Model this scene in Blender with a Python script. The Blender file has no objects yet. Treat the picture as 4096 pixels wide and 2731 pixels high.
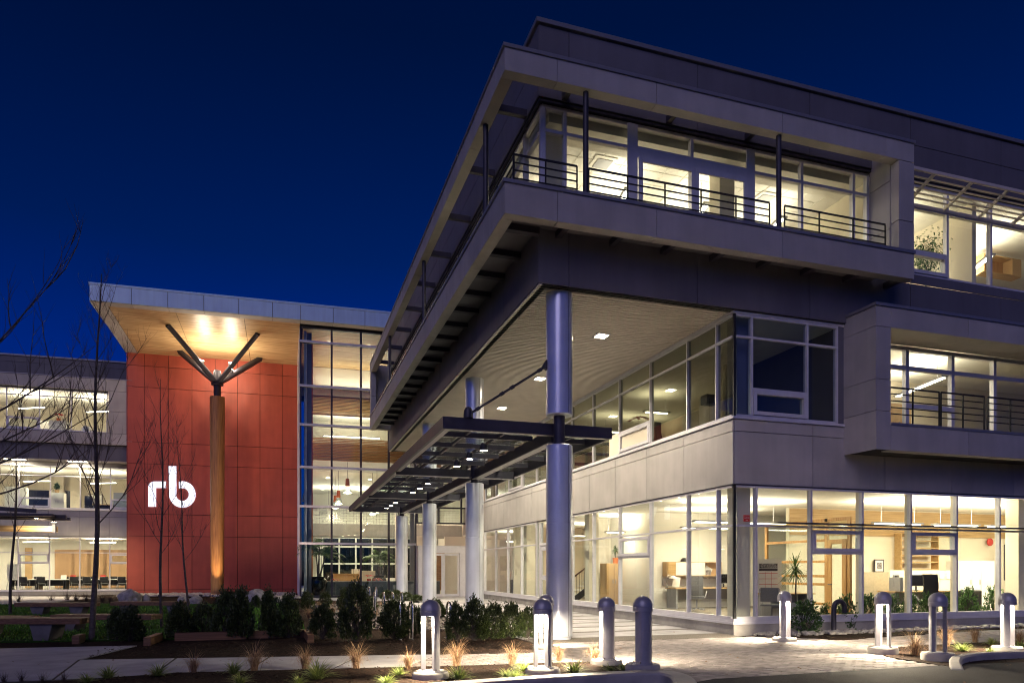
import bpy, math, random
from mathutils import Vector, Matrix
R = random.Random(11)
sc = bpy.context.scene
PI = math.pi
# ------------------------------------------------------------------ camera, sky, sun, exposure
F, CX, HY, EYE = 2827.0, 2048.0, 2276.0, 1.6          # photograph pixels (4096 wide): focal length, centre, horizon
TH = math.radians(17.88)
SN, CS = math.sin(TH), math.cos(TH)
cam = bpy.data.objects.new('camera', bpy.data.cameras.new('camera'))
sc.collection.objects.link(cam)
cam.location = (0, 0, EYE)
cam.rotation_euler = (PI/2, 0, -TH)
cam.data.sensor_width = 36
cam.data.lens = F/4096*36
cam.data.shift_y = (HY-1365.5)/4096
cam.data.clip_end = 3000
cam.data.clip_start = 0.1
sc.camera = cam

SUN_EL, SUN_AZ = math.radians(1.5), math.radians(215)   # last glow behind the camera
w = bpy.data.worlds.new('World'); sc.world = w; w.use_nodes = True
nt = w.node_tree; nt.nodes.clear()
sky = nt.nodes.new('ShaderNodeTexSky'); sky.sky_type = 'NISHITA'; sky.sun_disc = False
sky.sun_elevation = SUN_EL; sky.sun_rotation = SUN_AZ
sky.air_density = 1.0; sky.dust_density = 0.0; sky.ozone_density = 8.0
tint = nt.nodes.new('ShaderNodeMix'); tint.data_type = 'RGBA'; tint.blend_type = 'MULTIPLY'
tint.inputs[0].default_value = 1.0
tcs = nt.nodes.new('ShaderNodeTexCoord'); sep = nt.nodes.new('ShaderNodeSeparateXYZ'); nt.links.new(tcs.outputs['Generated'], sep.inputs[0])
ramp = nt.nodes.new('ShaderNodeValToRGB'); nt.links.new(sep.outputs[2], ramp.inputs[0])        # dusk: the sky deepens evenly from horizon to zenith
els = ramp.color_ramp.elements
els[0].position = 0.0; els[0].color = (0.55, 0.80, 1.75, 1); els[1].position = 1.0; els[1].color = (0.04, 0.22, 0.28, 1)
for q, c in ((0.25, (0.42, 0.66, 1.30, 1)), (0.39, (0.20, 0.56, 0.72, 1)), (0.6, (0.05, 0.36, 0.38, 1))):
    e = els.new(q); e.color = c
nt.links.new(ramp.outputs[0], tint.inputs[7])
bg = nt.nodes.new('ShaderNodeBackground'); bg.inputs[1].default_value = 0.05
out = nt.nodes.new('ShaderNodeOutputWorld')
nt.links.new(sky.outputs[0], tint.inputs[6]); nt.links.new(tint.outputs[2], bg.inputs[0]); nt.links.new(bg.outputs[0], out.inputs[0])

sl = bpy.data.lights.new('sun', 'SUN'); sl.energy = 0.17; sl.angle = math.radians(40); sl.color = (0.77, 0.66, 1.0)
so = bpy.data.objects.new('sun', sl); sc.collection.objects.link(so)
so.rotation_euler = Vector((math.sin(SUN_AZ)*math.cos(math.radians(34)), math.cos(SUN_AZ)*math.cos(math.radians(34)), math.sin(math.radians(34)))).to_track_quat('Z', 'Y').to_euler()

vs = sc.view_settings; vs.view_transform = 'Standard'; vs.look = 'None'; vs.exposure = 1.7; vs.gamma = 1.0; vs.use_curve_mapping = False
cy = sc.cycles
cy.max_bounces = 7; cy.diffuse_bounces = 4; cy.glossy_bounces = 3; cy.transmission_bounces = 4; cy.transparent_max_bounces = 24
cy.use_denoising = True; cy.caustics_reflective = False; cy.caustics_refractive = False
cy.sample_clamp_indirect = 4.0; cy.sample_clamp_direct = 0.0; cy.use_light_tree = True; cy.filter_width = 1.1

# ------------------------------------------------------------------ pixel -> place
def ray(u, v):
    r = (u-CX)/F
    return CS*r+SN, CS-SN*r, (HY-v)/F
def onY(u, v, Y):
    a, b, c = ray(u, v); t = Y/b; return Vector((a*t, Y, EYE+c*t))
def onX(u, v, X):
    a, b, c = ray(u, v); t = X/a; return Vector((X, b*t, EYE+c*t))
def onZ(u, v, z=0.0):
    a, b, c = ray(u, v); t = (z-EYE)/c; return Vector((a*t, b*t, z))
SHR = 0.035                                            # the lobby wing stands two degrees out of line with the office
def shear(p): return (p[0], p[1]-SHR*(p[0]-0.89), p[2])
def onL(u, v, Yr):
    a, b, c = ray(u, v); t = (Yr+SHR*0.89)/(b+SHR*a); return Vector((a*t, Yr, EYE+c*t))
def XS(u, Y): return onY(u, 0, Y).x
def YW(u, X): return onX(u, 0, X).y
def XL(u, Y): return onL(u, 0, Y).x

# ------------------------------------------------------------------ materials
def mat(name, col, rough=0.6, metal=0.0, var=0.12, scale=6.0, bump=0.0, bscale=40.0, emit=None, estr=0.0, spec=0.5, stretch=None, coat=0.0, streak=0.0, each=0.0, blotch=0.0):
    m = bpy.data.materials.new(name); m.use_nodes = True
    n = m.node_tree.nodes; l = m.node_tree.links
    b = n['Principled BSDF']
    b.inputs['Roughness'].default_value = rough; b.inputs['Metallic'].default_value = metal
    b.inputs['Specular IOR Level'].default_value = spec
    if coat: b.inputs['Coat Weight'].default_value = coat
    if emit:
        b.inputs['Emission Color'].default_value = (*emit, 1); b.inputs['Emission Strength'].default_value = estr
    tc = n.new('ShaderNodeNewGeometry')
    src = tc.outputs['Position']
    if stretch:
        mp = n.new('ShaderNodeMapping'); mp.inputs['Scale'].default_value = stretch
        l.new(src, mp.inputs[0]); src = mp.outputs[0]
    if var > 0:
        nz = n.new('ShaderNodeTexNoise'); nz.inputs['Scale'].default_value = scale; nz.inputs['Detail'].default_value = 5
        l.new(src, nz.inputs['Vector'])
        cr = n.new('ShaderNodeValToRGB')
        cr.color_ramp.elements[0].position = 0.3; cr.color_ramp.elements[1].position = 0.7
        cr.color_ramp.elements[0].color = (*[c*(1-var) for c in col], 1); cr.color_ramp.elements[1].color = (*[min(1, c*(1+var)) for c in col], 1)
        l.new(nz.outputs[0], cr.inputs[0]); colout = cr.outputs[0]
        def mul(sock, lo, hi):
            nonlocal colout
            mr = n.new('ShaderNodeMapRange'); mr.inputs[1].default_value = 0.25 if sock.name != 'Random' else 0.0; mr.inputs[2].default_value = 0.75 if sock.name != 'Random' else 1.0; mr.inputs[3].default_value = lo; mr.inputs[4].default_value = hi
            l.new(sock, mr.inputs[0]); mx = n.new('ShaderNodeMix'); mx.data_type = 'RGBA'; mx.blend_type = 'MULTIPLY'; mx.inputs[0].default_value = 1.0
            l.new(colout, mx.inputs[6]); l.new(mr.outputs[0], mx.inputs[7]); colout = mx.outputs[2]
        if streak:                                        # rain streaks: narrow, running down
            ms = n.new('ShaderNodeMapping'); ms.inputs['Scale'].default_value = (3.2, 3.2, 0.25); l.new(tc.outputs['Position'], ms.inputs[0])
            ns = n.new('ShaderNodeTexNoise'); ns.inputs['Scale'].default_value = 1.6; ns.inputs['Detail'].default_value = 6; l.new(ms.outputs[0], ns.inputs['Vector']); mul(ns.outputs[0], 1-streak, 1+streak*.5)
        if blotch:                                        # broad stains
            nb_ = n.new('ShaderNodeTexNoise'); nb_.inputs['Scale'].default_value = 0.7; nb_.inputs['Detail'].default_value = 7; nb_.inputs['Roughness'].default_value = 0.65; l.new(tc.outputs['Position'], nb_.inputs['Vector']); mul(nb_.outputs[0], 1-blotch, 1+blotch*.4)
        if each:                                          # every piece a slightly different tone
            oi = n.new('ShaderNodeObjectInfo'); mul(oi.outputs['Random'], 1-each, 1+each)
        l.new(colout, b.inputs['Base Color'])
    else:
        b.inputs['Base Color'].default_value = (*col, 1)
    if bump > 0:
        n2 = n.new('ShaderNodeTexNoise'); n2.inputs['Scale'].default_value = bscale; n2.inputs['Detail'].default_value = 4
        l.new(src, n2.inputs['Vector'])
        bp = n.new('ShaderNodeBump'); bp.inputs['Strength'].default_value = bump; bp.inputs['Distance'].default_value = 0.02
        l.new(n2.outputs[0], bp.inputs['Height']); l.new(bp.outputs[0], b.inputs['Normal'])
    return m
def emat(name, col, s):
    return mat(name, (0.8, 0.8, 0.8), 0.5, var=0, emit=col, estr=s)
def glassmat(name, tint=(0.93, 0.96, 0.95), ior=1.5, boost=1.0):
    m = bpy.data.materials.new(name); m.use_nodes = True
    n = m.node_tree.nodes; l = m.node_tree.links; n.clear()
    o = n.new('ShaderNodeOutputMaterial'); mx = n.new('ShaderNodeMixShader')
    tr = n.new('ShaderNodeBsdfTransparent'); tr.inputs[0].default_value = (*tint, 1)
    gl = n.new('ShaderNodeBsdfGlossy'); gl.inputs['Roughness'].default_value = 0.0; gl.inputs[0].default_value = (0.95, 0.97, 1, 1)
    fr = n.new('ShaderNodeFresnel'); fr.inputs[0].default_value = ior
    mu = n.new('ShaderNodeMath'); mu.operation = 'MULTIPLY'; mu.inputs[1].default_value = boost; mu.use_clamp = True
    ge = n.new('ShaderNodeNewGeometry'); sb = n.new('ShaderNodeMath'); sb.operation = 'SUBTRACT'; sb.inputs[0].default_value = 1.0   # only the face turned to the ray reflects
    l.new(ge.outputs['Backfacing'], sb.inputs[1]); m2 = n.new('ShaderNodeMath'); m2.operation = 'MULTIPLY'
    l.new(fr.outputs[0], mu.inputs[0]); l.new(mu.outputs[0], m2.inputs[0]); l.new(sb.outputs[0], m2.inputs[1]); l.new(m2.outputs[0], mx.inputs[0])
    l.new(tr.outputs[0], mx.inputs[1]); l.new(gl.outputs[0], mx.inputs[2]); l.new(mx.outputs[0], o.inputs[0])
    return m
def woodmat(name, c1, c2, axis, fr=26, rough=0.45):
    """boards running along world axis; colour varies per board, grain along it"""
    m = bpy.data.materials.new(name); m.use_nodes = True
    n = m.node_tree.nodes; l = m.node_tree.links; b = n['Principled BSDF']
    b.inputs['Roughness'].default_value = rough
    g = n.new('ShaderNodeNewGeometry'); mp = n.new('ShaderNodeMapping')
    s = [fr, fr, fr]; s[axis] = 0.035*fr
    mp.inputs['Scale'].default_value = s; l.new(g.outputs['Position'], mp.inputs[0])
    nz = n.new('ShaderNodeTexNoise'); nz.inputs['Scale'].default_value = 1.0; nz.inputs['Detail'].default_value = 6
    l.new(mp.outputs[0], nz.inputs['Vector'])
    cr = n.new('ShaderNodeValToRGB'); cr.color_ramp.elements[0].position = 0.32; cr.color_ramp.elements[1].position = 0.68
    cr.color_ramp.elements[0].color = (*c1, 1); cr.color_ramp.elements[1].color = (*c2, 1)
    l.new(nz.outputs[0], cr.inputs[0]); l.new(cr.outputs[0], b.inputs['Base Color'])
    bp = n.new('ShaderNodeBump'); bp.inputs['Strength'].default_value = 0.15; bp.inputs['Distance'].default_value = 0.01
    l.new(nz.outputs[0], bp.inputs['Height']); l.new(bp.outputs[0], b.inputs['Normal'])
    return m
def leafmat(name, c1, c2, rough=0.45, transl=0.2):
    m = bpy.data.materials.new(name); m.use_nodes = True
    n = m.node_tree.nodes; l = m.node_tree.links; b = n['Principled BSDF']
    b.inputs['Roughness'].default_value = rough
    g = n.new('ShaderNodeNewGeometry')
    cr = n.new('ShaderNodeValToRGB'); cr.color_ramp.elements[0].color = (*c1, 1); cr.color_ramp.elements[1].color = (*c2, 1)
    l.new(g.outputs['Random Per Island'], cr.inputs[0]); l.new(cr.outputs[0], b.inputs['Base Color'])
    if transl:
        t = n.new('ShaderNodeBsdfTranslucent'); l.new(cr.outputs[0], t.inputs[0])
        mx = n.new('ShaderNodeMixShader'); mx.inputs[0].default_value = transl
        l.new(b.outputs[0], mx.inputs[1]); l.new(t.outputs[0], mx.inputs[2]); l.new(mx.outputs[0], n['Material Output'].inputs[0])
    return m

M = dict(
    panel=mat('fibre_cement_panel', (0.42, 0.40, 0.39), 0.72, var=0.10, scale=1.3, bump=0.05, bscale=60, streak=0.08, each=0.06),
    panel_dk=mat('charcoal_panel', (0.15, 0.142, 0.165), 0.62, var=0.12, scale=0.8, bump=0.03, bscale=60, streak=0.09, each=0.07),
    zinc=mat('zinc_fascia', (0.62, 0.82, 1.0), 0.45, 0.15, var=0.06, scale=1.0, streak=0.1, each=0.05),
    coping=mat('coping_metal', (0.30, 0.29, 0.31), 0.45, 0.5, var=0.06),
    backing=mat('joint_backing', (0.02, 0.02, 0.02), 0.9, var=0),
    red=mat('red_panel', (0.43, 0.082, 0.052), 0.55, var=0.10, scale=1.1, bump=0.03, bscale=70, streak=0.10, each=0.05),
    alu=mat('window_aluminium', (0.64, 0.63, 0.68), 0.45, 0.1, var=0.05),
    colm=mat('column_metal', (0.72, 0.75, 0.84), 0.28, 0.42, var=0.06, scale=2.0, streak=0.12),
    steel=mat('dark_steel', (0.045, 0.042, 0.06), 0.5, 0.25, var=0.2, scale=3),
    rail=mat('black_rail_steel', (0.02, 0.02, 0.022), 0.5, 0.3, var=0),
    slat=mat('soffit_slat_metal', (0.70, 0.64, 0.56), 0.55, 0.15, var=0.06, scale=2),
    white=mat('white_paint', (0.80, 0.77, 0.70), 0.75, var=0.03, scale=1.0),
    ceil=mat('ceiling_tile', (0.80, 0.78, 0.72), 0.85, var=0.04, scale=2.0),
    cream=mat('cream_wall', (0.74, 0.67, 0.54), 0.75, var=0.03, scale=1.0),
    tan=mat('tan_fabric', (0.40, 0.33, 0.22), 0.9, var=0.08, scale=14, bump=0.1),
    carpet=mat('carpet', (0.22, 0.19, 0.15), 0.95, var=0.15, scale=20),
    tile=mat('lobby_floor', (0.46, 0.42, 0.36), 0.3, var=0.1, scale=3),
    conc=mat('concrete', (0.40, 0.38, 0.36), 0.85, var=0.14, scale=3, bump=0.2, bscale=30, blotch=0.3),
    conc_w=mat('pavement_concrete', (0.41, 0.40, 0.42), 0.85, var=0.16, scale=2.2, bump=0.25, bscale=60, spec=0.25, blotch=0.28, each=0.05),
    conc_d=mat('exposed_aggregate', (0.15, 0.135, 0.12), 0.9, var=0.45, scale=45, bump=0.5, bscale=90, spec=0.2),
    asph=mat('asphalt', (0.042, 0.042, 0.050), 0.85, var=0.35, scale=60, bump=0.5, bscale=120, blotch=0.35, spec=0.12),
    paver=mat('paver_brick', (0.33, 0.295, 0.29), 0.85, var=0.32, scale=5, bump=0.35, bscale=50, spec=0.25, blotch=0.3, each=0.12),
    mortar=mat('paver_sand', (0.05, 0.042, 0.035), 0.95, var=0.3, scale=30),
    mulch=mat('bark_mulch', (0.026, 0.016, 0.012), 0.95, var=0.6, scale=28, bump=1.0, bscale=45, spec=0.08),
    chips=mat('bark_chips', (0.055, 0.03, 0.019), 0.9, var=0.6, scale=18, spec=0.2),
    grass=leafmat('lawn_grass', (0.04, 0.13, 0.010), (0.10, 0.24, 0.020), 0.6, 0.2),
    turf=mat('turf_soil', (0.022, 0.055, 0.010), 0.95, var=0.4, scale=12, bump=0.6, spec=0.1),
    gravel=mat('river_stone', (0.42, 0.39, 0.35), 0.75, var=0.4, scale=9, bump=0.2),
    gravel_d=mat('grey_gravel', (0.15, 0.13, 0.115), 0.85, var=0.5, scale=12, bump=0.2),
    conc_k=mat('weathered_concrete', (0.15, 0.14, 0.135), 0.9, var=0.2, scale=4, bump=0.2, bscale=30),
    boulder=mat('granite_boulder', (0.34, 0.32, 0.30), 0.85, var=0.35, scale=7, bump=0.6, bscale=18),
    bench=woodmat('bench_timber', (0.12, 0.055, 0.025), (0.24, 0.12, 0.055), 0, rough=0.6),
    soffw=woodmat('cedar_soffit', (0.34, 0.20, 0.085), (0.66, 0.48, 0.26), 0, 10),
    colw=woodmat('fir_column', (0.20, 0.085, 0.03), (0.40, 0.20, 0.075), 2),
    oak=woodmat('oak_veneer', (0.42, 0.26, 0.10), (0.60, 0.40, 0.18), 0),
    oakv=woodmat('oak_door', (0.34, 0.17, 0.05), (0.52, 0.30, 0.11), 2),
    rust=woodmat('cedar_slat', (0.28, 0.13, 0.055), (0.44, 0.24, 0.10), 0),
    maple=mat('maple_panel', (0.55, 0.36, 0.17), 0.5, var=0.05, scale=2),
    peach=mat('brown_board', (0.45, 0.27, 0.14), 0.6, var=0.05, scale=2),
    orange=mat('orange_paint', (0.60, 0.17, 0.035), 0.6, var=0.06, scale=1.5),
    glass=glassmat('clear_glass'),
    glass_e=glassmat('entrance_glass', (0.86, 0.92, 0.91), 1.6, 1.3),
    glass_w=glassmat('tinted_glass', (0.66, 0.68, 0.60), 1.6, 1.5),
    glass_b=glassmat('blue_coated_glass', (0.70, 0.76, 0.84), 1.5, 1.0),
    glass_r=glassmat('canopy_glass', (0.75, 0.8, 0.8), 1.5, 1.5),
    boll=mat('bollard_paint', (0.38, 0.37, 0.41), 0.38, 0.35, var=0.06, scale=10),
    chrome=mat('stainless', (0.72, 0.70, 0.68), 0.18, 1.0, var=0),
    black=mat('black_plastic', (0.02, 0.02, 0.022), 0.45, var=0.1),
    mesh=mat('grey_mesh_fabric', (0.16, 0.16, 0.17), 0.8, var=0.1, scale=30),
    greym=mat('grey_plastic', (0.33, 0.33, 0.35), 0.5, var=0),
    paper=mat('paper', (0.80, 0.78, 0.74), 0.9, var=0.03),
    redp=mat('red_print', (0.55, 0.05, 0.035), 0.6, var=0.1),
    ink=mat('dark_print', (0.05, 0.04, 0.05), 0.7, var=0.3, scale=20),
    photo=mat('photo_print', (0.22, 0.20, 0.20), 0.6, var=0.9, scale=22),
    screen=mat('monitor_dark', (0.015, 0.015, 0.02), 0.2, var=0),
    pot=mat('glazed_black_pot', (0.012, 0.012, 0.014), 0.12, var=0.2, coat=1.0),
    leaf=leafmat('shrub_leaf', (0.012, 0.026, 0.008), (0.085, 0.11, 0.03), 0.35, 0.12),
    leafb=leafmat('laurel_leaf', (0.02, 0.055, 0.015), (0.10, 0.20, 0.05), 0.3, 0.2),
    palm=leafmat('palm_leaf', (0.035, 0.085, 0.02), (0.14, 0.22, 0.05), 0.4, 0.2),
    sedge=leafmat('sedge_blade', (0.10, 0.16, 0.03), (0.42, 0.48, 0.15), 0.5, 0.25),
    straw=leafmat('dry_grass', (0.20, 0.10, 0.05), (0.58, 0.40, 0.24), 0.6, 0.25),
    weed=leafmat('dead_stem', (0.04, 0.025, 0.018), (0.09, 0.055, 0.04), 0.8, 0.0),
    bark=mat('tree_bark', (0.085, 0.068, 0.062), 0.9, var=0.4, scale=14, bump=0.6, bscale=30),
    leafd=leafmat('dead_leaf', (0.10, 0.045, 0.02), (0.26, 0.14, 0.05), 0.7, 0.1),
    flower=leafmat('red_bract', (0.45, 0.01, 0.01), (0.7, 0.04, 0.02), 0.5, 0.2),
    l_warm=emat('lamp_warm', (1.0, 0.80, 0.52), 14.0),
    l_white=emat('lamp_white', (1.0, 0.88, 0.66), 11.0),
    l_spot=emat('lamp_spot', (1.0, 0.84, 0.58), 40.0),
    l_boll=emat('lamp_bollard', (1.0, 0.88, 0.66), 18.0),
    l_sign=emat('sign_face', (0.80, 0.85, 1.0), 0.42),
    l_side=emat('sign_side', (0.62, 0.66, 1.0), 0.22),
    yellow=mat('yellow_plastic', (0.75, 0.55, 0.02), 0.5, var=0),
    stone=mat('slate_fountain', (0.10, 0.115, 0.13), 0.4, var=0.25, scale=3),
)

# ------------------------------------------------------------------ mesh helpers
COL = sc.collection
ORG = {}
class MB:
    def __init__(self, xf=None): self.v = []; self.f = []; self.xf = xf; self.sm = []
    def add(self, vs, fs, smooth=False):
        b = len(self.v); self.v += [tuple(p) for p in vs]
        self.f += [tuple(i+b for i in q) for q in fs]; self.sm += [smooth]*len(fs)
        return self
    def box(self, x0, x1, y0, y1, z0, z1):
        if x1 < x0: x0, x1 = x1, x0
        if y1 < y0: y0, y1 = y1, y0
        if z1 < z0: z0, z1 = z1, z0
        return self.add([(x0, y0, z0), (x1, y0, z0), (x1, y1, z0), (x0, y1, z0), (x0, y0, z1), (x1, y0, z1), (x1, y1, z1), (x0, y1, z1)],
                 [(0, 3, 2, 1), (4, 5, 6, 7), (0, 1, 5, 4), (1, 2, 6, 5), (2, 3, 7, 6), (3, 0, 4, 7)])
    def bevbox(self, x0, x1, y0, y1, z0, z1, b):
        """box with its top edges chamfered"""
        return self.add([(x0, y0, z0), (x1, y0, z0), (x1, y1, z0), (x0, y1, z0), (x0, y0, z1-b), (x1, y0, z1-b), (x1, y1, z1-b), (x0, y1, z1-b),
                  (x0+b, y0+b, z1), (x1-b, y0+b, z1), (x1-b, y1-b, z1), (x0+b, y1-b, z1)],
                 [(0, 3, 2, 1), (8, 9, 10, 11), (0, 1, 5, 4), (1, 2, 6, 5), (2, 3, 7, 6), (3, 0, 4, 7), (4, 5, 9, 8), (5, 6, 10, 9), (6, 7, 11, 10), (7, 4, 8, 11)])
    def bar(self, p, q, w, h=None, up=(0, 0, 1)):
        h = h or w; p = Vector(p); q = Vector(q); d = (q-p).normalized(); up = Vector(up)
        if abs(d.dot(up)) > 0.98: up = Vector((0, 1, 0))
        s = d.cross(up).normalized()*w/2; t = s.cross(d).normalized()*h/2
        vs = [p-s-t, p+s-t, p+s+t, p-s+t, q-s-t, q+s-t, q+s+t, q-s+t]
        return self.add(vs, [(0, 1, 2, 3), (7, 6, 5, 4), (0, 4, 5, 1), (1, 5, 6, 2), (2, 6, 7, 3), (3, 7, 4, 0)])
    def tube(self, pts, rad, n=8, caps=True):
        pts = [Vector(p) for p in pts]
        if not isinstance(rad, (list, tuple)): rad = [rad]*len(pts)
        rings = []; prev = None
        for i, p in enumerate(pts):
            d = (pts[min(i+1, len(pts)-1)]-pts[max(i-1, 0)]).normalized()
            if prev is None:
                a = Vector((0, 0, 1)) if abs(d.z) < 0.9 else Vector((1, 0, 0))
                s = d.cross(a).normalized()
            else:
                s = (prev-d*prev.dot(d)).normalized()
            prev = s; t = d.cross(s)
            rings.append([p+(s*math.cos(2*PI*k/n)+t*math.sin(2*PI*k/n))*rad[i] for k in range(n)])
        vs = [q for r in rings for q in r]; fs = []
        for i in range(len(pts)-1):
            for k in range(n):
                a = i*n+k; b = i*n+(k+1) % n
                fs.append((a, b, b+n, a+n))
        self.add(vs, fs, True)
        if caps and n > 3:
            L = len(pts)-1
            self.add(rings[0], [tuple(range(n))[::-1]]); self.add(rings[L], [tuple(range(n))])
        return self
    def lathe(self, prof, c=(0, 0, 0), n=24, a0=0, a1=2*PI, smooth=True):
        for i in range(1, len(prof)-1):                # a sharp turn of the profile starts a strip of its own
            u = Vector((prof[i][0]-prof[i-1][0], prof[i][1]-prof[i-1][1])); v = Vector((prof[i+1][0]-prof[i][0], prof[i+1][1]-prof[i][1]))
            if u.length > 1e-6 and v.length > 1e-6 and u.angle(v) > 0.6:
                self.lathe(prof[:i+1], c, n, a0, a1, smooth); return self.lathe(prof[i:], c, n, a0, a1, smooth)
        full = abs(a1-a0-2*PI) < 1e-6; m = n if full else n+1
        vs = [(c[0]+r*math.cos(a0+(a1-a0)*k/n), c[1]+r*math.sin(a0+(a1-a0)*k/n), c[2]+z) for r, z in prof for k in range(m)]
        fs = []
        for i in range(len(prof)-1):
            for k in range(n):
                a = i*m+k; b = i*m+((k+1) % m)
                fs.append((a, b, b+m, a+m))
        return self.add(vs, fs, smooth)
    def prism(self, poly, z0, z1):
        n = len(poly)
        return self.add([(x, y, z0) for x, y in poly]+[(x, y, z1) for x, y in poly],
                 [tuple(range(n))[::-1], tuple(range(n, 2*n))]+[(i, (i+1) % n, (i+1) % n+n, i+n) for i in range(n)])
    def blade(self, pts, w, nrm):
        """flat tapering strip along pts"""
        vs = []; k = len(pts); nrm = Vector(nrm)
        for i, p in enumerate(pts):
            ww = w*(1-i/(k-1))**0.6+0.0008
            vs += [Vector(p)-nrm*ww/2, Vector(p)+nrm*ww/2]
        return self.add(vs, [(2*i, 2*i+1, 2*i+3, 2*i+2) for i in range(k-1)])
    def mesh(self, name, m):
        me = bpy.data.meshes.new(name)
        vs = [self.xf(p) for p in self.v] if self.xf else self.v
        me.from_pydata(vs, [], self.f)
        me.polygons.foreach_set('use_smooth', self.sm)
        if m: me.materials.append(M[m] if isinstance(m, str) else m)
        me.update(); return me
    def build(self, name, m, parent=None):
        if parent is not None and parent.name in ORG:
            o = ORG[parent.name]
            if self.xf: self.v = [self.xf(p) for p in self.v]; self.xf = None
            self.v = [(p[0]-o[0], p[1]-o[1], p[2]-o[2]) for p in self.v]
        ob = bpy.data.objects.new(name, self.mesh(name, m)); COL.objects.link(ob)
        if parent is not None:
            ob.parent = parent
            if parent.name in ORG: ORG[ob.name] = ORG[parent.name]
        return ob
def tag(o, label=None, cat=None, group=None, kind=None):
    if label: o['label'] = label
    if cat: o['category'] = cat
    if group: o['group'] = group
    if kind: o['kind'] = kind
    return o
def thing(name, label, cat, loc=(0, 0, 0), rz=0.0, group=None, world=False):
    o = bpy.data.objects.new(name, None); o.empty_display_size = 0.2; COL.objects.link(o)
    o.location = loc; o.rotation_euler = (0, 0, rz); tag(o, label, cat, group)
    if world: ORG[o.name] = tuple(loc)                 # children are then built in world coordinates
    return o
def obj(name, mesh, parent=None, loc=(0, 0, 0), rot=(0, 0, 0), s=1.0):
    o = bpy.data.objects.new(name, mesh); COL.objects.link(o)
    o.location = loc; o.rotation_euler = rot
    o.scale = (s, s, s) if not isinstance(s, (tuple, list)) else s
    if parent is not None: o.parent = parent
    return o
def copy_tree(o, parent=None):
    c = o.copy(); COL.objects.link(c); c.parent = parent
    for ch in [x for x in o.children]: copy_tree(ch, c)
    return c
def struct(name, mb, m): return tag(mb.build(name, m), kind='structure')
def lamp(kind, name, loc, power, col=(1, 0.86, 0.62), size=0.3, sy=None, aim=(0, 0, -1), spot=None, blend=0.5, parent=None):
    d = bpy.data.lights.new(name, kind); d.energy = power; d.color = col
    if kind == 'AREA':
        d.shape = 'RECTANGLE' if sy else 'SQUARE'; d.size = size
        if sy: d.size_y = sy
    else:
        d.shadow_soft_size = size
        if kind == 'SPOT': d.spot_size = math.radians(spot or 90); d.spot_blend = blend
    o = bpy.data.objects.new(name, d); COL.objects.link(o)
    o.location = loc; o.rotation_euler = Vector(aim).to_track_quat('-Z', 'Y').to_euler()
    if parent is not None:
        o.parent = parent
        if parent.name in ORG:
            g = ORG[parent.name]; o.location = (loc[0]-g[0], loc[1]-g[1], loc[2]-g[2])
    return o
# ------------------------------------------------------------------ ground
def poly(pts): return [tuple(onZ(u, v)[:2]) for u, v in pts]
g = MB(); g.add([(-400, -60, -0.03), (400, -60, -0.03), (400, 700, -0.03), (-400, 700, -0.03)], [(0, 1, 2, 3)])
struct('ground', g, 'mulch')
def flat(name, pts, z, m, th=0.05):
    mb = MB(); mb.prism(pts, z-th, z); return struct(name, mb, m)
# asphalt drive in front of the kerbs
p = poly([(2600, 2760), (2850, 2716), (3659, 2667), (3860, 2655), (4300, 2640)])
flat('road', p+[(14, -3), (2, -3)], 0.008, 'asph')
# concrete pavement crossing the bed in the left foreground: separate cast slabs
side = struct('pavement', MB().prism([(-30, 11.35), (-3.3, 11.75), (3.6, 11.45), (4.7, 12.75), (-3.46, 14.35), (-30, 19.5)], -0.04, -0.006), 'mortar')
A0, A1 = Vector((-3.2, 11.85)), Vector((3.3, 11.45)); B0, B1 = Vector((-3.46, 14.3)), Vector((4.55, 12.78))
cuts = [0.0, 0.2, 0.4, 0.6, 0.78]
for a, b in zip(cuts[:-1], cuts[1:]):
    a += 0.003; b -= 0.003
    q = [A0.lerp(A1, a), A0.lerp(A1, b), B0.lerp(B1, b), B0.lerp(B1, a)]
    MB().prism([tuple(x) for x in q], -0.02, 0.0).build('slab', 'conc_w', side)
for q in ([(-3.22, 11.85), (-3.48, 14.3), (-2.95, 16.6), (-6.2, 16.9), (-5.4, 11.8)], [(-5.42, 11.8), (-6.22, 16.9), (-12, 17.6), (-11, 11.6)], [(-11.02, 11.6), (-12.02, 17.6), (-20, 18.4), (-19, 11.4)]):
    MB().prism(q, -0.02, 0.0).build('slab', 'conc_w', side)
# light walk along the office with exposed aggregate bands
walk = struct('walkway', MB().prism([(5.2, 14.35), (10.45, 14.35), (10.45, 41.2), (5.2, 41.2)], -0.05, -0.008), 'mortar')
y = 14.38; first = True
while y < 40.6:
    wd = 0.95 if first else 0.26
    MB().bevbox(5.22, 10.42, y, y+wd, -0.04, 0.0, 0.003).build('aggregate_band', 'conc_d', walk)
    MB().bevbox(5.22, 10.42, y+wd+0.008, y+wd+1.16, -0.04, 0.001, 0.003).build('concrete_band', 'conc_w', walk)
    y += wd+1.168; first = False
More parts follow.
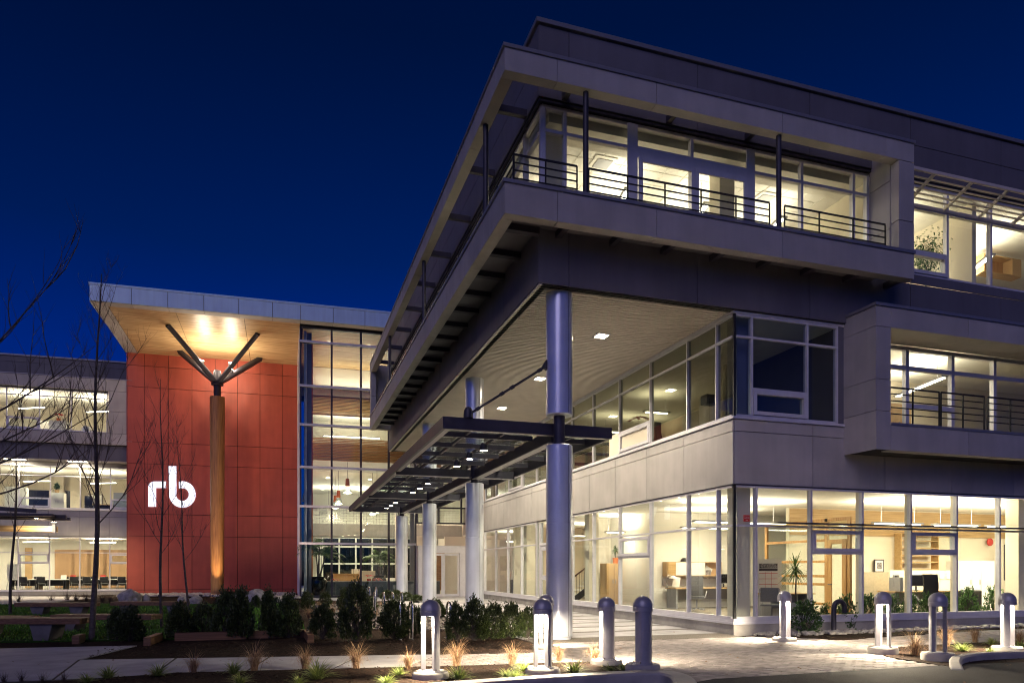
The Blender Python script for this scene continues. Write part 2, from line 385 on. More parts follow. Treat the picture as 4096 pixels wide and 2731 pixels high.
# forecourt of brick pavers
PL = [(1.9, 11.53), (3.3, 11.42), (3.75, 10.2), (7.4, 7.6), (14.2, 10.9), (21, 13.8), (21, 14.1), (11.6, 14.1), (10.46, 14.33), (5.2, 14.33), (4.6, 12.76), (2.8, 13.11)]
plz = struct('forecourt', MB().prism(PL, -0.06, -0.012), 'mortar')
def inside(x, y, P):
    c = False; j = len(P)-1
    for i in range(len(P)):
        if (P[i][1] > y) != (P[j][1] > y) and x < (P[j][0]-P[i][0])*(y-P[i][1])/(P[j][1]-P[i][1])+P[i][0]: c = not c
        j = i
    return c
BEDR = [tuple(onZ(u, v)[:2]) for u, v in ((3475, 2597), (3560, 2628), (3800, 2666), (3860, 2655), (4300, 2640), (4300, 2555), (4096, 2560), (3700, 2580))]
BEDW = [(11.2, 14.05), (12.1, 12.95), (13.2, 13.2), (17.5, 13.9), (30, 14.6), (30, 14.75), (11.1, 14.75)]
BEDF = [tuple(onZ(u, v)[:2]) for u, v in ((150, 2730), (720, 2690), (1416, 2672), (1895, 2661), (2200, 2650), (2440, 2645), (2600, 2690), (2600, 2712), (1972, 2748), (1000, 2800), (100, 2800))]
bricks = []
bl, bw = 0.225, 0.112
row = 0; yy = 7.5
while yy < 14.33:
    xx = 1.7+(0.5*bl if row % 2 else 0)
    while xx < 21:
        if inside(xx+bl/2, yy+bw/2, PL) and not inside(xx+bl/2, yy+bw/2, BEDF) and not inside(xx+bl/2, yy+bw/2, BEDR) and not inside(xx+bl/2, yy+bw/2, BEDW): bricks.append((xx, yy))
        xx += bl
    yy += bw; row += 1
bricks.sort(key=lambda q: q[0]**2+q[1]**2)
bm3 = [MB().bevbox(0.004, bl-0.004, 0.004, bw-0.004, -0.03, 0.0+h, 0.006).mesh('paver', 'paver') for h in (0.0, 0.003, 0.006)]
nearb = [b for b in bricks if 2000 < CX+F*((b[0]*CS-b[1]*SN)/(b[0]*SN+b[1]*CS)) < 4096]
nset = set(nearb[:300])
for b in nearb[:300]: obj('paver', R.choice(bm3), plz, (b[0], b[1], R.uniform(-0.006, -0.001)))
mb = MB()
for b in bricks:
    if b in nset: continue
    z = R.uniform(-0.005, 0.002); mb.bevbox(b[0]+.004, b[0]+bl-.004, b[1]+.004, b[1]+bw-.004, -0.03, z, 0.006)
tag(mb.build('paver_field', 'paver', plz), kind='stuff')
# pale path in front of the wing at the left
flat('path', poly([(-900, 2378), (300, 2384), (380, 2390), (140, 2413), (-900, 2430)]), 0.0, 'conc_w')
# entrance apron
flat('apron', [(0.9, 41.2), (5.15, 41.2), (5.15, 36.5), (1.2, 38.5)], 0.0, 'conc_w')

# lawn with real blades
LAWN = poly([(-700, 2424), (430, 2414), (880, 2417), (1180, 2408), (1228, 2540), (700, 2553), (300, 2560), (-700, 2575)])
flat('lawn', LAWN, 0.0, 'turf')
mb = MB(); xs = [p[0] for p in LAWN]; ys = [p[1] for p in LAWN]; n = 0
while n < 26000:
    x = R.uniform(-14, max(xs)); y = R.uniform(min(ys), max(ys))
    if not inside(x, y, LAWN): continue
    n += 1; a = R.uniform(0, 6.28); h = R.uniform(0.04, 0.09); l = R.uniform(-.03, .03); k = R.uniform(-.03, .03); ww = R.uniform(.012, .03)
    mb.add([(x-ww*math.cos(a), y-ww*math.sin(a), 0), (x+ww*math.cos(a), y+ww*math.sin(a), 0), (x+l, y+k, h)], [(0, 1, 2)])
tag(mb.build('lawn_grass', 'grass'), 'short green lawn in front of the red wall', 'grass', kind='stuff')
# timber edging of the lawn
def edging(a, b, label):
    a = onZ(*a); b = onZ(*b); o = MB().bar((a.x, a.y, 0.05), (b.x, b.y, 0.05), 0.14, 0.2).build('timber_edging', 'bench'); tag(o, label, 'edging')
edging((995, 2547), (1226, 2541), 'long timber edging at the right end of the lawn')
edging((700, 2556), (985, 2548), 'timber edging beam in front of the dark shrubs on the lawn')
edging((1228, 2541), (1243, 2565), 'short timber end block turning the lawn corner')
edging((588, 2576), (640, 2555), 'short timber edging block left of the dark shrubs')
edging((302, 2569), (328, 2559), 'small timber edging block beside the large young tree')

# concrete kerb noses
def kerb(name, path, label, wd=0.16, H=0.14, taper=(0, 0)):
    pts = [onZ(*q) if not isinstance(q, Vector) else q for q in path]
    mb = MB(); rings = []; k = 6; N = len(pts)
    for i, p in enumerate(pts):
        d = (pts[min(i+1, len(pts)-1)]-pts[max(i-1, 0)]); d.z = 0; d.normalize(); s = Vector((-d.y, d.x, 0))
        h = H*min(1, (i+.3)/taper[0] if taper[0] else 1, (N-1-i+.3)/taper[1] if taper[1] else 1)
        prof = [(-wd/2, -0.05), (-wd/2, h*.75), (-wd/2+0.03, h), (wd/2-0.02, h), (wd/2, h*.85), (wd/2, -0.05)]
        rings.append([p+s*a+Vector((0, 0, b)) for a, b in prof])
    vs = [q for r in rings for q in r]; fs = []
    for i in range(len(pts)-1):
        for j in range(k-1): fs.append((i*k+j, (i+1)*k+j, (i+1)*k+j+1, i*k+j+1))
    fs += [tuple(range(k)), tuple(range((len(pts)-1)*k, len(pts)*k))[::-1]]
    mb.add(vs, fs)
    return tag(mb.build(name, 'conc'), label, 'kerb', kind='structure')
def arc(pts, n=8):
    """smooth a pixel polyline on the ground (Chaikin)"""
    v = [onZ(*q) for q in pts]
    for _ in range(3):
        o = [v[0]]
        for a, b in zip(v[:-1], v[1:]): o += [a.lerp(b, .25), a.lerp(b, .75)]
        v = o+[v[-1]]
    return v
kerb('kerb', arc([(1500, 2790), (1972, 2752), (2300, 2730), (2610, 2713), (2700, 2722), (2745, 2750), (2740, 2800)]), 'pale concrete kerb nose below the left bollards', .30, .12, (0, 0))
kerb('kerb', arc([(3830, 2680), (3815, 2660), (3850, 2645), (3930, 2637), (4096, 2630), (4400, 2618)]), 'rounded concrete kerb at the right edge by the road', .17, .13, (14, 0))

# bark mulch chips scattered over the foreground beds
def scatter(name, label, regions, n, size, m, zmax=0.02):
    mb = MB()
    for P, k in regions:
        xs = [q[0] for q in P]; ys = [q[1] for q in P]; c = 0; tries = 0
        while c < k and tries < k*30:
            tries += 1
            x = R.uniform(min(xs), max(xs)); y = R.uniform(min(ys), max(ys))
            if not inside(x, y, P): continue
            c += 1; a = R.uniform(0, PI); l = R.uniform(.5, 1.3)*size; ww = l*R.uniform(.25, .5); z = R.uniform(-.01, zmax); t = R.uniform(-.4, .4)
            ca, sa = math.cos(a), math.sin(a)
            mb.add([(x+ca*l-sa*ww, y+sa*l+ca*ww, z+t*l), (x-ca*l-sa*ww, y-sa*l+ca*ww, z-t*l), (x-ca*l+sa*ww, y-sa*l-ca*ww, z-t*l+.004), (x+ca*l+sa*ww, y+sa*l-ca*ww, z+t*l+.004)], [(0, 1, 2, 3)])
    return tag(mb.build(name, m), label, 'mulch', kind='stuff')
BEDF = [tuple(onZ(u, v)[:2]) for u, v in ((150, 2730), (720, 2690), (1416, 2672), (1895, 2661), (2200, 2650), (2440, 2645), (2600, 2690), (2600, 2712), (1972, 2748), (1000, 2800), (100, 2800))]
BEDM = [tuple(onZ(u, v)[:2]) for u, v in ((330, 2632), (1024, 2625), (1546, 2609), (2120, 2605), (2180, 2560), (1900, 2480), (1240, 2480), (1230, 2560), (600, 2575), (430, 2585))]
struct('bed_soil', MB().prism(BEDR, -0.05, 0.010), 'mulch'); struct('bed_soil', MB().prism(BEDW, -0.05, 0.010), 'mulch'); struct('bed_soil', MB().prism(BEDF, -0.05, 0.010), 'mulch')
scatter('bark_chips', 'brown bark chips covering the planting beds', [(BEDF, 7000), (BEDM, 6000), (BEDR, 3500), (BEDW, 2500)], 0, 0.022, 'chips')
# a few fallen leaves blown over the paving
tag(scatter('fallen_leaves', 'scattered dry leaves on the paving', [([(3.6, 9.6), (8, 8.2), (16, 12), (16, 14.2), (5, 14.2)], 150), ([(5.4, 14.5), (10.3, 14.5), (10.3, 30), (5.4, 30)], 90), ([(-8, 12), (3, 11.6), (3.5, 13), (-8, 15)], 70), ([(5.5, 6), (14, 7), (16, 10.5), (8, 7.4)], 60)], 0, 0.028, 'leafd', 0.016), cat='leaves', kind='stuff')
# river stones
def stones(name, label, regions, smin, smax, m='gravel'):
    mb = MB()
    for P, k in regions:
        xs = [q[0] for q in P]; ys = [q[1] for q in P]; c = 0; tries = 0
        while c < k and tries < k*40:
            tries += 1
            x = R.uniform(min(xs), max(xs)); y = R.uniform(min(ys), max(ys))
            if not inside(x, y, P): continue
            c += 1; r = R.uniform(smin, smax); a = R.uniform(0, PI); e = R.uniform(.6, .9); h = R.uniform(.45, .7)*r; ca, sa = math.cos(a), math.sin(a)
            vs = []
            for (rr, zz) in ((.62, -.3), (1, .15), (.8, .75)):
                for q in range(7):
                    t = 2*PI*q/7+zz; j = R.uniform(.88, 1.1); px, py = rr*r*math.cos(t)*j, rr*r*e*math.sin(t)*j
                    vs.append((x+ca*px-sa*py, y+sa*px+ca*py, h*zz+.3*h))
            vs.append((x, y, h*1.3)); fs = []
            for i in range(2):
                for q in range(7): fs.append((i*7+q, i*7+(q+1) % 7, i*7+7+(q+1) % 7, i*7+7+q))
            fs += [(14+q, 14+(q+1) % 7, 21) for q in range(7)]
            mb.add(vs, fs, True)
    return tag(mb.build(name, m), label, 'stones', kind='stuff')
stones('river_stones', 'rounded river stones lying along the office plinth', [([(10.9, 14.15), (11.6, 13.9), (20, 14.3), (20, 14.68), (10.75, 14.7)], 330)], .05, .12)
stones('river_stones', 'pale river stones spread at the foot of the red wall', [([(-9.2, 46.2), (-5, 45), (.6, 43.4), (.6, 49.3), (-9.2, 49.6)], 2600)], .07, .17)
stones('river_stones', 'pale gravel in the bed between the shrubs and the bicycle hoops', [([(1.0, 19.5), (5.0, 17.6), (5.0, 33), (1.2, 33)], 3200)], .03, .075, 'gravel_d')
stones('river_stones', 'white river stones beside the glazed lobby corner', [([(-1.8, 40.6), (.85, 40.4), (.85, 43.2), (-2.5, 43.8)], 420)], .07, .16)

# ------------------------------------------------------------------ facade helpers
def glaze(par, ax, c, edges, zs, fw=0.05, fd=0.09, pane='glass', xf=None, m='alu', name='mullion', nopane=(), th=None, corner=False):
    """mullions at edges, transoms at zs, one pane in every cell; the outside is at the lower side of c"""
    th = th or fw
    def bx(mb, a0, a1, d0, d1, z0, z1):
        mb.box(a0, a1, c+d0, c+d1, z0, z1) if ax == 'y' else mb.box(c+d0, c+d1, a0, a1, z0, z1)
        return mb
    for e in edges:
        if corner and e == edges[0]: continue
        bx(MB(xf), e-fw/2, e+fw/2, -0.035, fd, zs[0]-th/2, zs[-1]+th/2).build(name, m, par)
    for i, (a, b) in enumerate(zip(edges[:-1], edges[1:])):
        for z in zs: bx(MB(xf), a+fw/2, b-fw/2, -0.03, fd-.01, z-th/2, z+th/2).build('transom', m, par)
        for j, (z0, z1) in enumerate(zip(zs[:-1], zs[1:])):
            if (i, j) in nopane: continue
            bx(MB(xf), a+fw/2+.003, b-fw/2-.003, 0.03, 0.042, z0+th/2+.003, z1-th/2-.003).build('pane', pane, par)
def sash(par, ax, c, a0, a1, z0, z1, xf=None, m='alu', fr=0.09):
    """an opening light: a thick frame with its own pane"""
    mb = MB(xf)
    def bx(x0, x1, d0, d1, q0, q1):
        mb.box(x0, x1, c+d0, c+d1, q0, q1) if ax == 'y' else mb.box(c+d0, c+d1, x0, x1, q0, q1)
    a0 += .035; a1 -= .035
    bx(a0, a0+fr, -.06, .1, z0, z1); bx(a1-fr, a1, -.06, .1, z0, z1)
    bx(a0+fr, a1-fr, -.06, .1, z0, z0+fr); bx(a0+fr, a1-fr, -.06, .1, z1-fr, z1)
    s = mb.build('opening_sash', m, par)
    mb = MB(xf); bx(a0+fr+.003, a1-fr-.003, .02, .032, z0+fr+.003, z1-fr-.003); mb.build('pane', 'glass', s)
def panels(par, ax, c, th, edges, zs, m='panel', name='wall_panel', gap=0.018, xf=None):
    """one cladding panel per cell, its face standing th in front of c"""
    for a, b in zip(edges[:-1], edges[1:]):
        for z0, z1 in zip(zs[:-1], zs[1:]):
            mb = MB(xf)
            if ax == 'y': mb.box(a+gap/2, b-gap/2, c-th, c-.002, z0+gap/2, z1-gap/2)
            else: mb.box(c-th, c-.002, a+gap/2, b-gap/2, z0+gap/2, z1-gap/2)
            mb.build(name, m, par)
def part(name, m, par, *boxes, xf=None):
    mb = MB(xf)
    for b in boxes: mb.box(*b)
    return mb.build(name, m, par)
def spaced(a, b, n): return [a+(b-a)*i/n for i in range(n+1)]

# ------------------------------------------------------------------ office building
XG, YG = 10.5, 14.82          # glass planes of the two lower storeys
XU, YU = 5.39, 14.74          # walls of the cantilevered top storey
XE, YN = 40.0, 41.2           # far ends
ob = thing('office_building', 'three storey grey panelled office with cantilevered balcony frame and lit windows', 'building', (XG, YG, 0), world=True)
# plinth and sills
part('plinth', 'conc', ob, (XG-.02, XE, YG-.02, YG+.3, -.1, .245), (XG-.02, XG+.3, YG+.3, YN, -.1, .245))
part('window_sill', 'alu', ob, (XG-.06, XE, YG-.06, YG+.16, .25, .30), (XG-.06, XG+.16, YG+.16, YN, .25, .30), (XG-.03, XE, YG-.03, YG+.16, .30, .385), (XG-.03, XG+.16, YG+.16, YN, .30, .385))
sx = [XG+.03]+[XS(u, YG) for u in (3024, 3243, 3448, 3641, 3825, 3996)]; d = sx[-1]-sx[-2]
while sx[-1] < 27: sx.append(sx[-1]+d)
glaze(ob, 'y', YG, sx, [.41, 2.68, 3.64], corner=True)
for z0, z1 in ((.385, 3.67), (5.355, 7.87)): part('corner_post', 'rail', ob, (XG-.005, XG+.05, YG-.005, YG+.05, z0, z1))
wy = [YG+.03]+[YW(u, XG) for u in (2870.7, 2752, 2603, 2478.5, 2374)]+[YW(2289, XG), YW(2225, XG)]
glaze(ob, 'x', XG, wy, [.41, 2.68, 3.64], corner=True)
wy3 = [YW(u, XG) for u in (2146, 2086, 2031, 1982.6, 1939, 1905)]
glaze(ob, 'x', XG, wy3, [.41, 2.68, 3.64])
# side entrance door between
yd0, yd1 = YW(2225, XG), YW(2146, XG)
part('door_frame', 'alu', ob, (XG-.028, XG+.12, yd0+.03, yd0+.08, .1, 3.6), (XG-.03, XG+.12, yd1-.5, yd1-.42, .1, 3.6), (XG-.025, XG+.11, yd0+.08, yd1-.5, 2.62, 2.72))
dd = part('door', 'alu', ob, (XG+.0, XG+.05, yd0+.1, yd0+.24, .12, 2.6), (XG, XG+.05, yd1-.66, yd1-.52, .12, 2.6), (XG, XG+.05, yd0+.24, yd1-.66, .12, .4), (XG, XG+.05, yd0+.24, yd1-.66, 2.4, 2.6), (XG, XG+.05, yd0+.24, yd1-.66, 1.15, 1.35))
part('pane', 'glass', dd, (XG+.02, XG+.03, yd0+.245, yd1-.665, .405, 1.145), (XG+.02, XG+.03, yd0+.245, yd1-.665, 1.355, 2.395))
part('pane', 'glass', ob, (XG+.02, XG+.03, yd0+.09, yd1-.51, 2.73, 3.6), (XG+.02, XG+.03, yd1-.41, yd1-.03, .42, 3.6))
for a, b in ((sx[2], sx[3]), (sx[4], sx[5])): sash(ob, 'y', YG, a, b, 2.05, 2.60); part('transom', 'alu', ob, (a+.03, b-.03, YG-.03, YG+.12, 1.99, 2.045))
sash(ob, 'x', XG, wy[3], wy[4], 2.02, 2.60); part('transom', 'alu', ob, (XG-.03, XG+.12, wy[3]+.03, wy[4]-.03, 1.96, 2.015))
sash(ob, 'x', XG, wy3[1]+.0, wy3[2], 2.02, 2.58) if False else None
# sun shelf over the ground floor windows
part('sun_shelf', 'steel', ob, (XS(3108, YG-.35), 27, YG-.38, YG-.04, 2.735, 2.75), (XS(3108, YG-.35), 27, YG-.40, YG-.382, 2.73, 2.76))
# band between ground and first floor
part('wall', 'backing', ob, (XG+.03, XE, YG+.03, YG+.28, 3.68, 5.28), (XG+.03, XG+.28, YG+.28, YN, 3.68, 5.28))
bx_ = [XG, XS(3248, YG), ]; d = bx_[1]-bx_[0]
while bx_[-1] < 27: bx_.append(bx_[-1]+d)
panels(ob, 'y', YG+.03, .06, bx_, [3.69, 4.99, 5.28], 'panel')
by_ = [YG]+[YW(u, XG) for u in (2739, 2590, 2465, 2361)]; d = by_[-1]-by_[-2]
while by_[-1] < YN: by_.append(by_[-1]+d)
panels(ob, 'x', XG+.03, .06, by_, [3.69, 4.99, 5.28])
part('drip_edge', 'steel', ob, (XG-.05, XE, YG-.05, YG+.1, 3.672, 3.686), (XG-.05, XG+.1, YG+.1, YN, 3.672, 3.686))
part('window_sill', 'alu', ob, (XG-.07, 13.81, YG-.07, YG+.2, 5.29, 5.35), (XG-.07, XG+.2, YG+.2, YN, 5.29, 5.35))
# first floor glazing
s2 = [XG+.03]+[XS(u, YG) for u in (3005.6, 3227, 3345.5)]
glaze(ob, 'y', YG, s2, [5.38, 7.32, 7.84], pane='glass_b', corner=True)
w2 = [YG+.03]+[YW(u, XG) for u in (2867, 2751, 2603, 2479.5, 2373, 2288, 2215, 2147, 2091, 2036, 1984, 1942)]
glaze(ob, 'x', XG, w2, [5.38, 7.32, 7.84], pane='glass_w', corner=True)
sash(ob, 'y', YG, s2[1], s2[2], 5.42, 6.02); part('transom', 'alu', ob, (s2[1]+.03, s2[2]-.03, YG-.03, YG+.12, 6.03, 6.085))
for i in (3, 9): sash(ob, 'x', XG, w2[i], w2[i+1], 5.42, 6.02); part('transom', 'alu', ob, (XG-.03, XG+.12, w2[i]+.03, w2[i+1]-.03, 6.03, 6.085))
part('wall_return', 'panel_dk', ob, (s2[-1]+.035, 13.95, YG-.02, YG+.2, 5.36, 7.87))
part('head_trim', 'alu', ob, (XG-.04, 13.81, YG-.04, YG+.18, 7.875, 7.95), (XG-.04, XG+.18, YG+.18, 38.0, 7.875, 7.95))
# cantilevered storey: walls
YU2 = 38.2
part('wall', 'backing', ob, (XU, XE, YU, YU+.22, 7.93, 9.22), (XU, XU+.22, YU+.22, YU2, 7.93, 9.22), (XU, XE, YU, YU+.22, 12.05, 13.68), (XU, XU+.22, YU+.22, YU2, 12.05, 13.68), (XU, XE, YU2-.2, YU2, 7.96, 13.6))
jx = [XU-.03]+[XS(u, YU) for u in (2274, 2786, 3236)]; d = jx[-1]-jx[-2]
while jx[-1] < 27: jx.append(jx[-1]+d)
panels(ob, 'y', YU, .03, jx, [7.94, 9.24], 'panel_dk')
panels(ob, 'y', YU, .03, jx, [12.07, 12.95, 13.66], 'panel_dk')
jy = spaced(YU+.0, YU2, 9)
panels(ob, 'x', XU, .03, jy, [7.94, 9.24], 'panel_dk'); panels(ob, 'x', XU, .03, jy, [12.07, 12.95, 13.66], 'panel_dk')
part('parapet_coping', 'coping', ob, (XU-.09, XE, YU-.09, YU+.3, 13.68, 13.78), (XU-.09, XU+.3, YU+.3, YU2, 13.68, 13.78))
part('roof', 'backing', ob, (XU+.3, XE, YU+.3, YN+20, 13.3, 13.4))
xr0 = XS(3657, 13.87)
panels(ob, 'y', YU, .03, [xr0-.6]+[x for x in jx if x > xr0], [8.2, 8.9, 9.53] if False else [9.245, 9.5], 'panel_dk')
# soffit of metal slats under the overhang
mbk = MB().box(XU+.24, XG+.1, YU+.24, YU2-.2, 7.99, 8.03); mbk.build('soffit_backing', 'backing', ob)
part('soffit_edge', 'slat', ob, (XU+.0, XG-.05, YU+.02, YU+.09, 7.935, 7.975) if False else (XU-.01, XU+.07, YU-.01, YU2, 7.915, 7.935))
sm = MB().bevbox(0, XG-.06-XU-.08, 0, .082, -.02, 0, .004).mesh('soffit_slat', 'slat')
yy = YU+.03; k = 0; rest = MB()
while yy < YU2-.3:
    if k < 120: obj('soffit_slat', sm, ob, (XU+.08-XG, yy-YG, 7.95))
    else: rest.box(XU+.08, XG-.06, yy, yy+.082, 7.93, 7.95)
    yy += .130; k += 1
tag(rest.build('soffit_slats', 'slat', ob), kind='stuff')
# top storey glazing
XT, YT = XU+.1, YU+.1
t3 = [XT+.03]+[XS(u, YT) for u in (2259, 2521, 2766, 2999, 3205, 3412, 3468)]
glaze(ob, 'y', YT, t3, [9.3, 11.42, 11.95], fw=.07, m='alu')
part('door_frame', 'alu', ob, (t3[2]-.1, t3[2]+.16, YT-.07, YT-.04, 9.3, 11.95), (t3[4]-.14, t3[4]+.1, YT-.07, YT-.04, 9.3, 11.95), (t3[2]+.16, t3[4]-.14, YT-.065, YT-.04, 11.20, 11.46))
for a, b in ((t3[2]+.17, t3[3]+.03), (t3[3]+.035, t3[4]-.15)):
    part('sliding_door', 'alu', ob, (a, a+.1, YT-.12, YT-.075, 9.3, 11.2), (b-.1, b, YT-.12, YT-.075, 9.3, 11.2), (a+.1, b-.1, YT-.12, YT-.075, 11.08, 11.2))
wt = [YT+.03, YW(2150, XT)] ; wt = [YT+.03]+[YT+.03+1.15+i*2.3 for i in range(10)]
glaze(ob, 'x', XT, wt, [9.3, 11.42, 11.95], fw=.07)
part('head_trim', 'steel', ob, (XU+.0, XE, YU+.0, YU+.2, 12.0, 12.045), (XU, XU+.2, YU+.2, YU2, 12.0, 12.045))
# ribbon window right of the balcony with louvred sunshade
r3 = [xr0-.3]+[XS(u, YT) for u in (3787, 3961)]; d = r3[-1]-r3[-2]
while r3[-1] < 27: r3.append(r3[-1]+d)
glaze(ob, 'y', YT, r3, [9.56, 11.36, 11.95], fw=.07)
sash(ob, 'y', YT, r3[0], r3[1], 9.6, 10.16); part('transom', 'alu', ob, (r3[0]+.04, r3[1]-.04, YT-.03, YT+.12, 10.17, 10.23))
ss = tag(part('sunshade', 'slat', ob, (xr0, 27, YT-.95, YT-.89, 11.72, 11.80), (xr0, 27, YT-.06, YT-.03, 11.36, 11.45)), None)
for x in [xr0+.75+i*1.28 for i in range(9)]:
    MB().bar((x, YT-.9, 11.74), (x, YT-.05, 11.42), .04, .09).build('bracket', 'slat', ss)
for i in range(5):
    q = (i+.6)/5.4
    part('louvre', 'slat', ss, (xr0+.02, 27, YT-.86+.72*q, YT-.80+.72*q, 11.70-.26*q, 11.715-.26*q))
# ------------------------------------------------------------------ balcony frame wrapping the top storey
XF, YF = 4.31, 13.87; YFE = 37.7; FW = .26
def fascia(z0, z1, cuts_s, cuts_w, name):
    part('frame_core', 'backing', ob, (XF+.03, xr0-.03, YF+.03, YF+FW-.03, z0+.03, z1-.03), (XF+.03, XF+FW-.03, YF+FW-.03, YFE-.03, z0+.03, z1-.03))
    for a, b in zip(cuts_s[:-1], cuts_s[1:]): part(name, 'panel', ob, (a+.007, b-.007, YF, YF+FW, z0, z1))
    for a, b in zip(cuts_w[:-1], cuts_w[1:]): part(name, 'panel', ob, (XF, XF+FW, a+.007, b-.007, z0, z1))
cs = [XF]+[XS(u, YF) for u in (2231, 2627, 3131)]+[xr0]
cw = [YF+FW+.004]+[YF+FW+2.6*i for i in range(1, 9)]+[YFE]
fascia(8.92, 9.55, cs, cw, 'fascia_panel'); fascia(11.86, 12.33, [XF]+[XS(u, YF) for u in (2229, 2626, 3130, 3544)]+[xr0], cw, 'fascia_panel')
for z in (9.555, 12.335):
    part('coping', 'coping', ob, (XF-.03, xr0+.02, YF-.03, YF+FW+.03, z, z+.075), (XF-.03, XF+FW+.03, YF+FW+.03, YFE, z, z+.075))
# end pier on the right and at the far left end
panels(ob, 'y', YF+FW, FW, [xr0-.5, xr0], [9.64, 10.35, 11.85]); 
part('pier_side', 'panel', ob, (xr0-.5, xr0-.25, YF+FW+.01, YT-.04, 9.64, 10.24), (xr0-.5, xr0-.25, YF+FW+.01, YT-.04, 10.255, 11.45), (xr0-.5, xr0-.25, YF+FW+.01, YT-.04, 11.465, 12.3))
panels(ob, 'x', XF+FW, FW, [YFE-.5, YFE], [9.64, 10.6, 11.85])
part('pier_side', 'panel', ob, (XF+FW+.01, XU-.03, YFE-.25, YFE-.02, 8.95, 12.3))
# underside rungs and metal deck
yr = YF+.75; rungs = []
while yr < YFE-.3: rungs.append(yr); yr += 1.27
for y in rungs: part('bracket', 'steel', ob, (XF+FW+.005, XU-.035, y, y+.16, 8.98, 9.12))
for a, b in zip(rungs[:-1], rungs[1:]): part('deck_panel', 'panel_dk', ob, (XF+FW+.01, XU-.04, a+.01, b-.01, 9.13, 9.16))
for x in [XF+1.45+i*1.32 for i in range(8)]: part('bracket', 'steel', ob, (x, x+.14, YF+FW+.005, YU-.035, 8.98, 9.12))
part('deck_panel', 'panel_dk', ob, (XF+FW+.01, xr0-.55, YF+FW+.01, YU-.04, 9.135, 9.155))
for y in [YF+1.6+i*2.6 for i in range(9)]: part('roof_bracket', 'steel', ob, (XF+FW+.005, XU-.035, y, y+.12, 12.08, 12.24))
for x in (XS(2274, 14.3), XS(2700, 14.3), XS(3020, 14.3)): part('roof_bracket', 'steel', ob, (x, x+.12, YF+FW+.005, YU-.035, 12.08, 12.24))
# slender posts
for u in (2343, 3115):
    x = XS(u, YF+.13); MB().tube([(x, YF+.13, 9.63), (x, YF+.13, 11.86)], .062, 14).build('post', 'steel', ob)
for u in (1943, 1695.8, 1559.7):
    y = YW(u, XF+.13); MB().tube([(XF+.13, y, 9.63), (XF+.13, y, 11.86)], .062, 14).build('post', 'steel', ob)
# railing
rz = [9.70, 9.86, 10.03, 10.19, 10.36]
xr1 = XS(3541, 14.2)
def railing(pts, z, ends, par, n, cross=None):
    a, b = Vector(pts[0]), Vector(pts[1])
    r = MB()
    for i, q in enumerate(z): r.bar((a.x, a.y, q), (b.x, b.y, q), .025, .04 if i == len(z)-1 else .024)
    o = r.build('railing', 'rail', par)
    for i in range(n+1):
        p = a.lerp(b, i/n); MB().bar((p.x, p.y, z[0]-.25), (p.x, p.y, z[-1]-.012), .025, .035).build('baluster', 'rail', o)
for a, b in ((XF+.3, XS(2308, 14.2)), (XS(2355, 14.2), XS(3078, 14.2)), (XS(3138, 14.2), xr1)):
    railing(((a, 14.2), (b, 14.2)), rz, 0, ob, max(2, round((b-a)/.9)))
for a, b in zip([14.25+i*2.6 for i in range(9)], [16.7+i*2.6 for i in range(9)]): railing(((XF+.33, a), (XF+.33, min(b, YFE-.6))), rz, 0, ob, 2)

# ------------------------------------------------------------------ projecting bay on the first floor
BX0, BY0, BZ0, BZ1 = 13.81, 13.75, 4.545, 8.15
bz_o0, bz_o1 = onY(3569.7, 1688.8, BY0).z, onY(3562.8, 1309.4, BY0).z
bxo = XS(3563, BY0)
part('bay_core', 'backing', ob, (BX0+.04, bxo-.06, BY0+.04, YG, BZ0+.04, BZ1-.1), (bxo-.06, 27, BY0+.04, BY0+.26, BZ0+.04, bz_o0-.1), (bxo-.06, 27, BY0+.04, BY0+.26, bz_o1+.04, BZ1-.1), (bxo-.06, 27, BY0+.26, YG, BZ0+.04, bz_o0-.3), (bxo-.06, 27, BY0+.26, YG-.04, bz_o1+.2, BZ1-.1))
bzj = onX(3490, 1301, BX0).z
for z0, z1 in zip([BZ0, 5.5, 6.28, bz_o1+.0, BZ1-.08][:-1], [5.5, 6.28, bz_o1, BZ1-.08]):
    part('bay_panel', 'panel', ob, (BX0, BX0+.035, BY0, YG+.05, z0+.007, z1-.007)); part('bay_panel', 'panel', ob, (BX0+.042, bxo, BY0, BY0+.035, z0+.007, z1-.007))
bc = [bxo+.005]+[bxo+2.55*i for i in range(1, 6)]
for a, b in zip(bc[:-1], bc[1:]):
    part('bay_panel', 'panel', ob, (a+.007, b-.007, BY0, BY0+.035, BZ0, bz_o0-.07)); part('bay_panel', 'panel', ob, (a+.007, b-.007, BY0, BY0+.035, bz_o1, BZ1-.08))
    part('bay_soffit_panel', 'panel', ob, (a+.007, b-.007, BY0+.04, YG-.06, bz_o1+.0, bz_o1+.03)); part('bay_underside', 'panel', ob, (a+.007, b-.007, BY0+.04, BY0+.3, BZ0-.0, BZ0+.03))
part('bay_jamb', 'panel', ob, (bxo-.03, bxo, BY0+.04, YG-.05, bz_o0-.06, bz_o1))
part('coping', 'coping', ob, (BX0-.03, 27, BY0-.03, YU-.035, BZ1-.075, BZ1)); part('coping', 'coping', ob, (bxo, 27, BY0-.02, BY0+.28, bz_o0-.065, bz_o0))
b2 = [bxo+.0]+[XS(u, YG) for u in (3626, 3808, 3976)]; d = b2[-1]-b2[-2]
while b2[-1] < 27: b2.append(b2[-1]+d)
glaze(ob, 'y', YG, b2, [5.35, 7.0, bz_o1-.05], fw=.11, m='alu')
part('transom', 'alu', ob, (b2[1]+.06, b2[2]-.06, YG-.04, YG+.1, 5.93, 6.05)); 
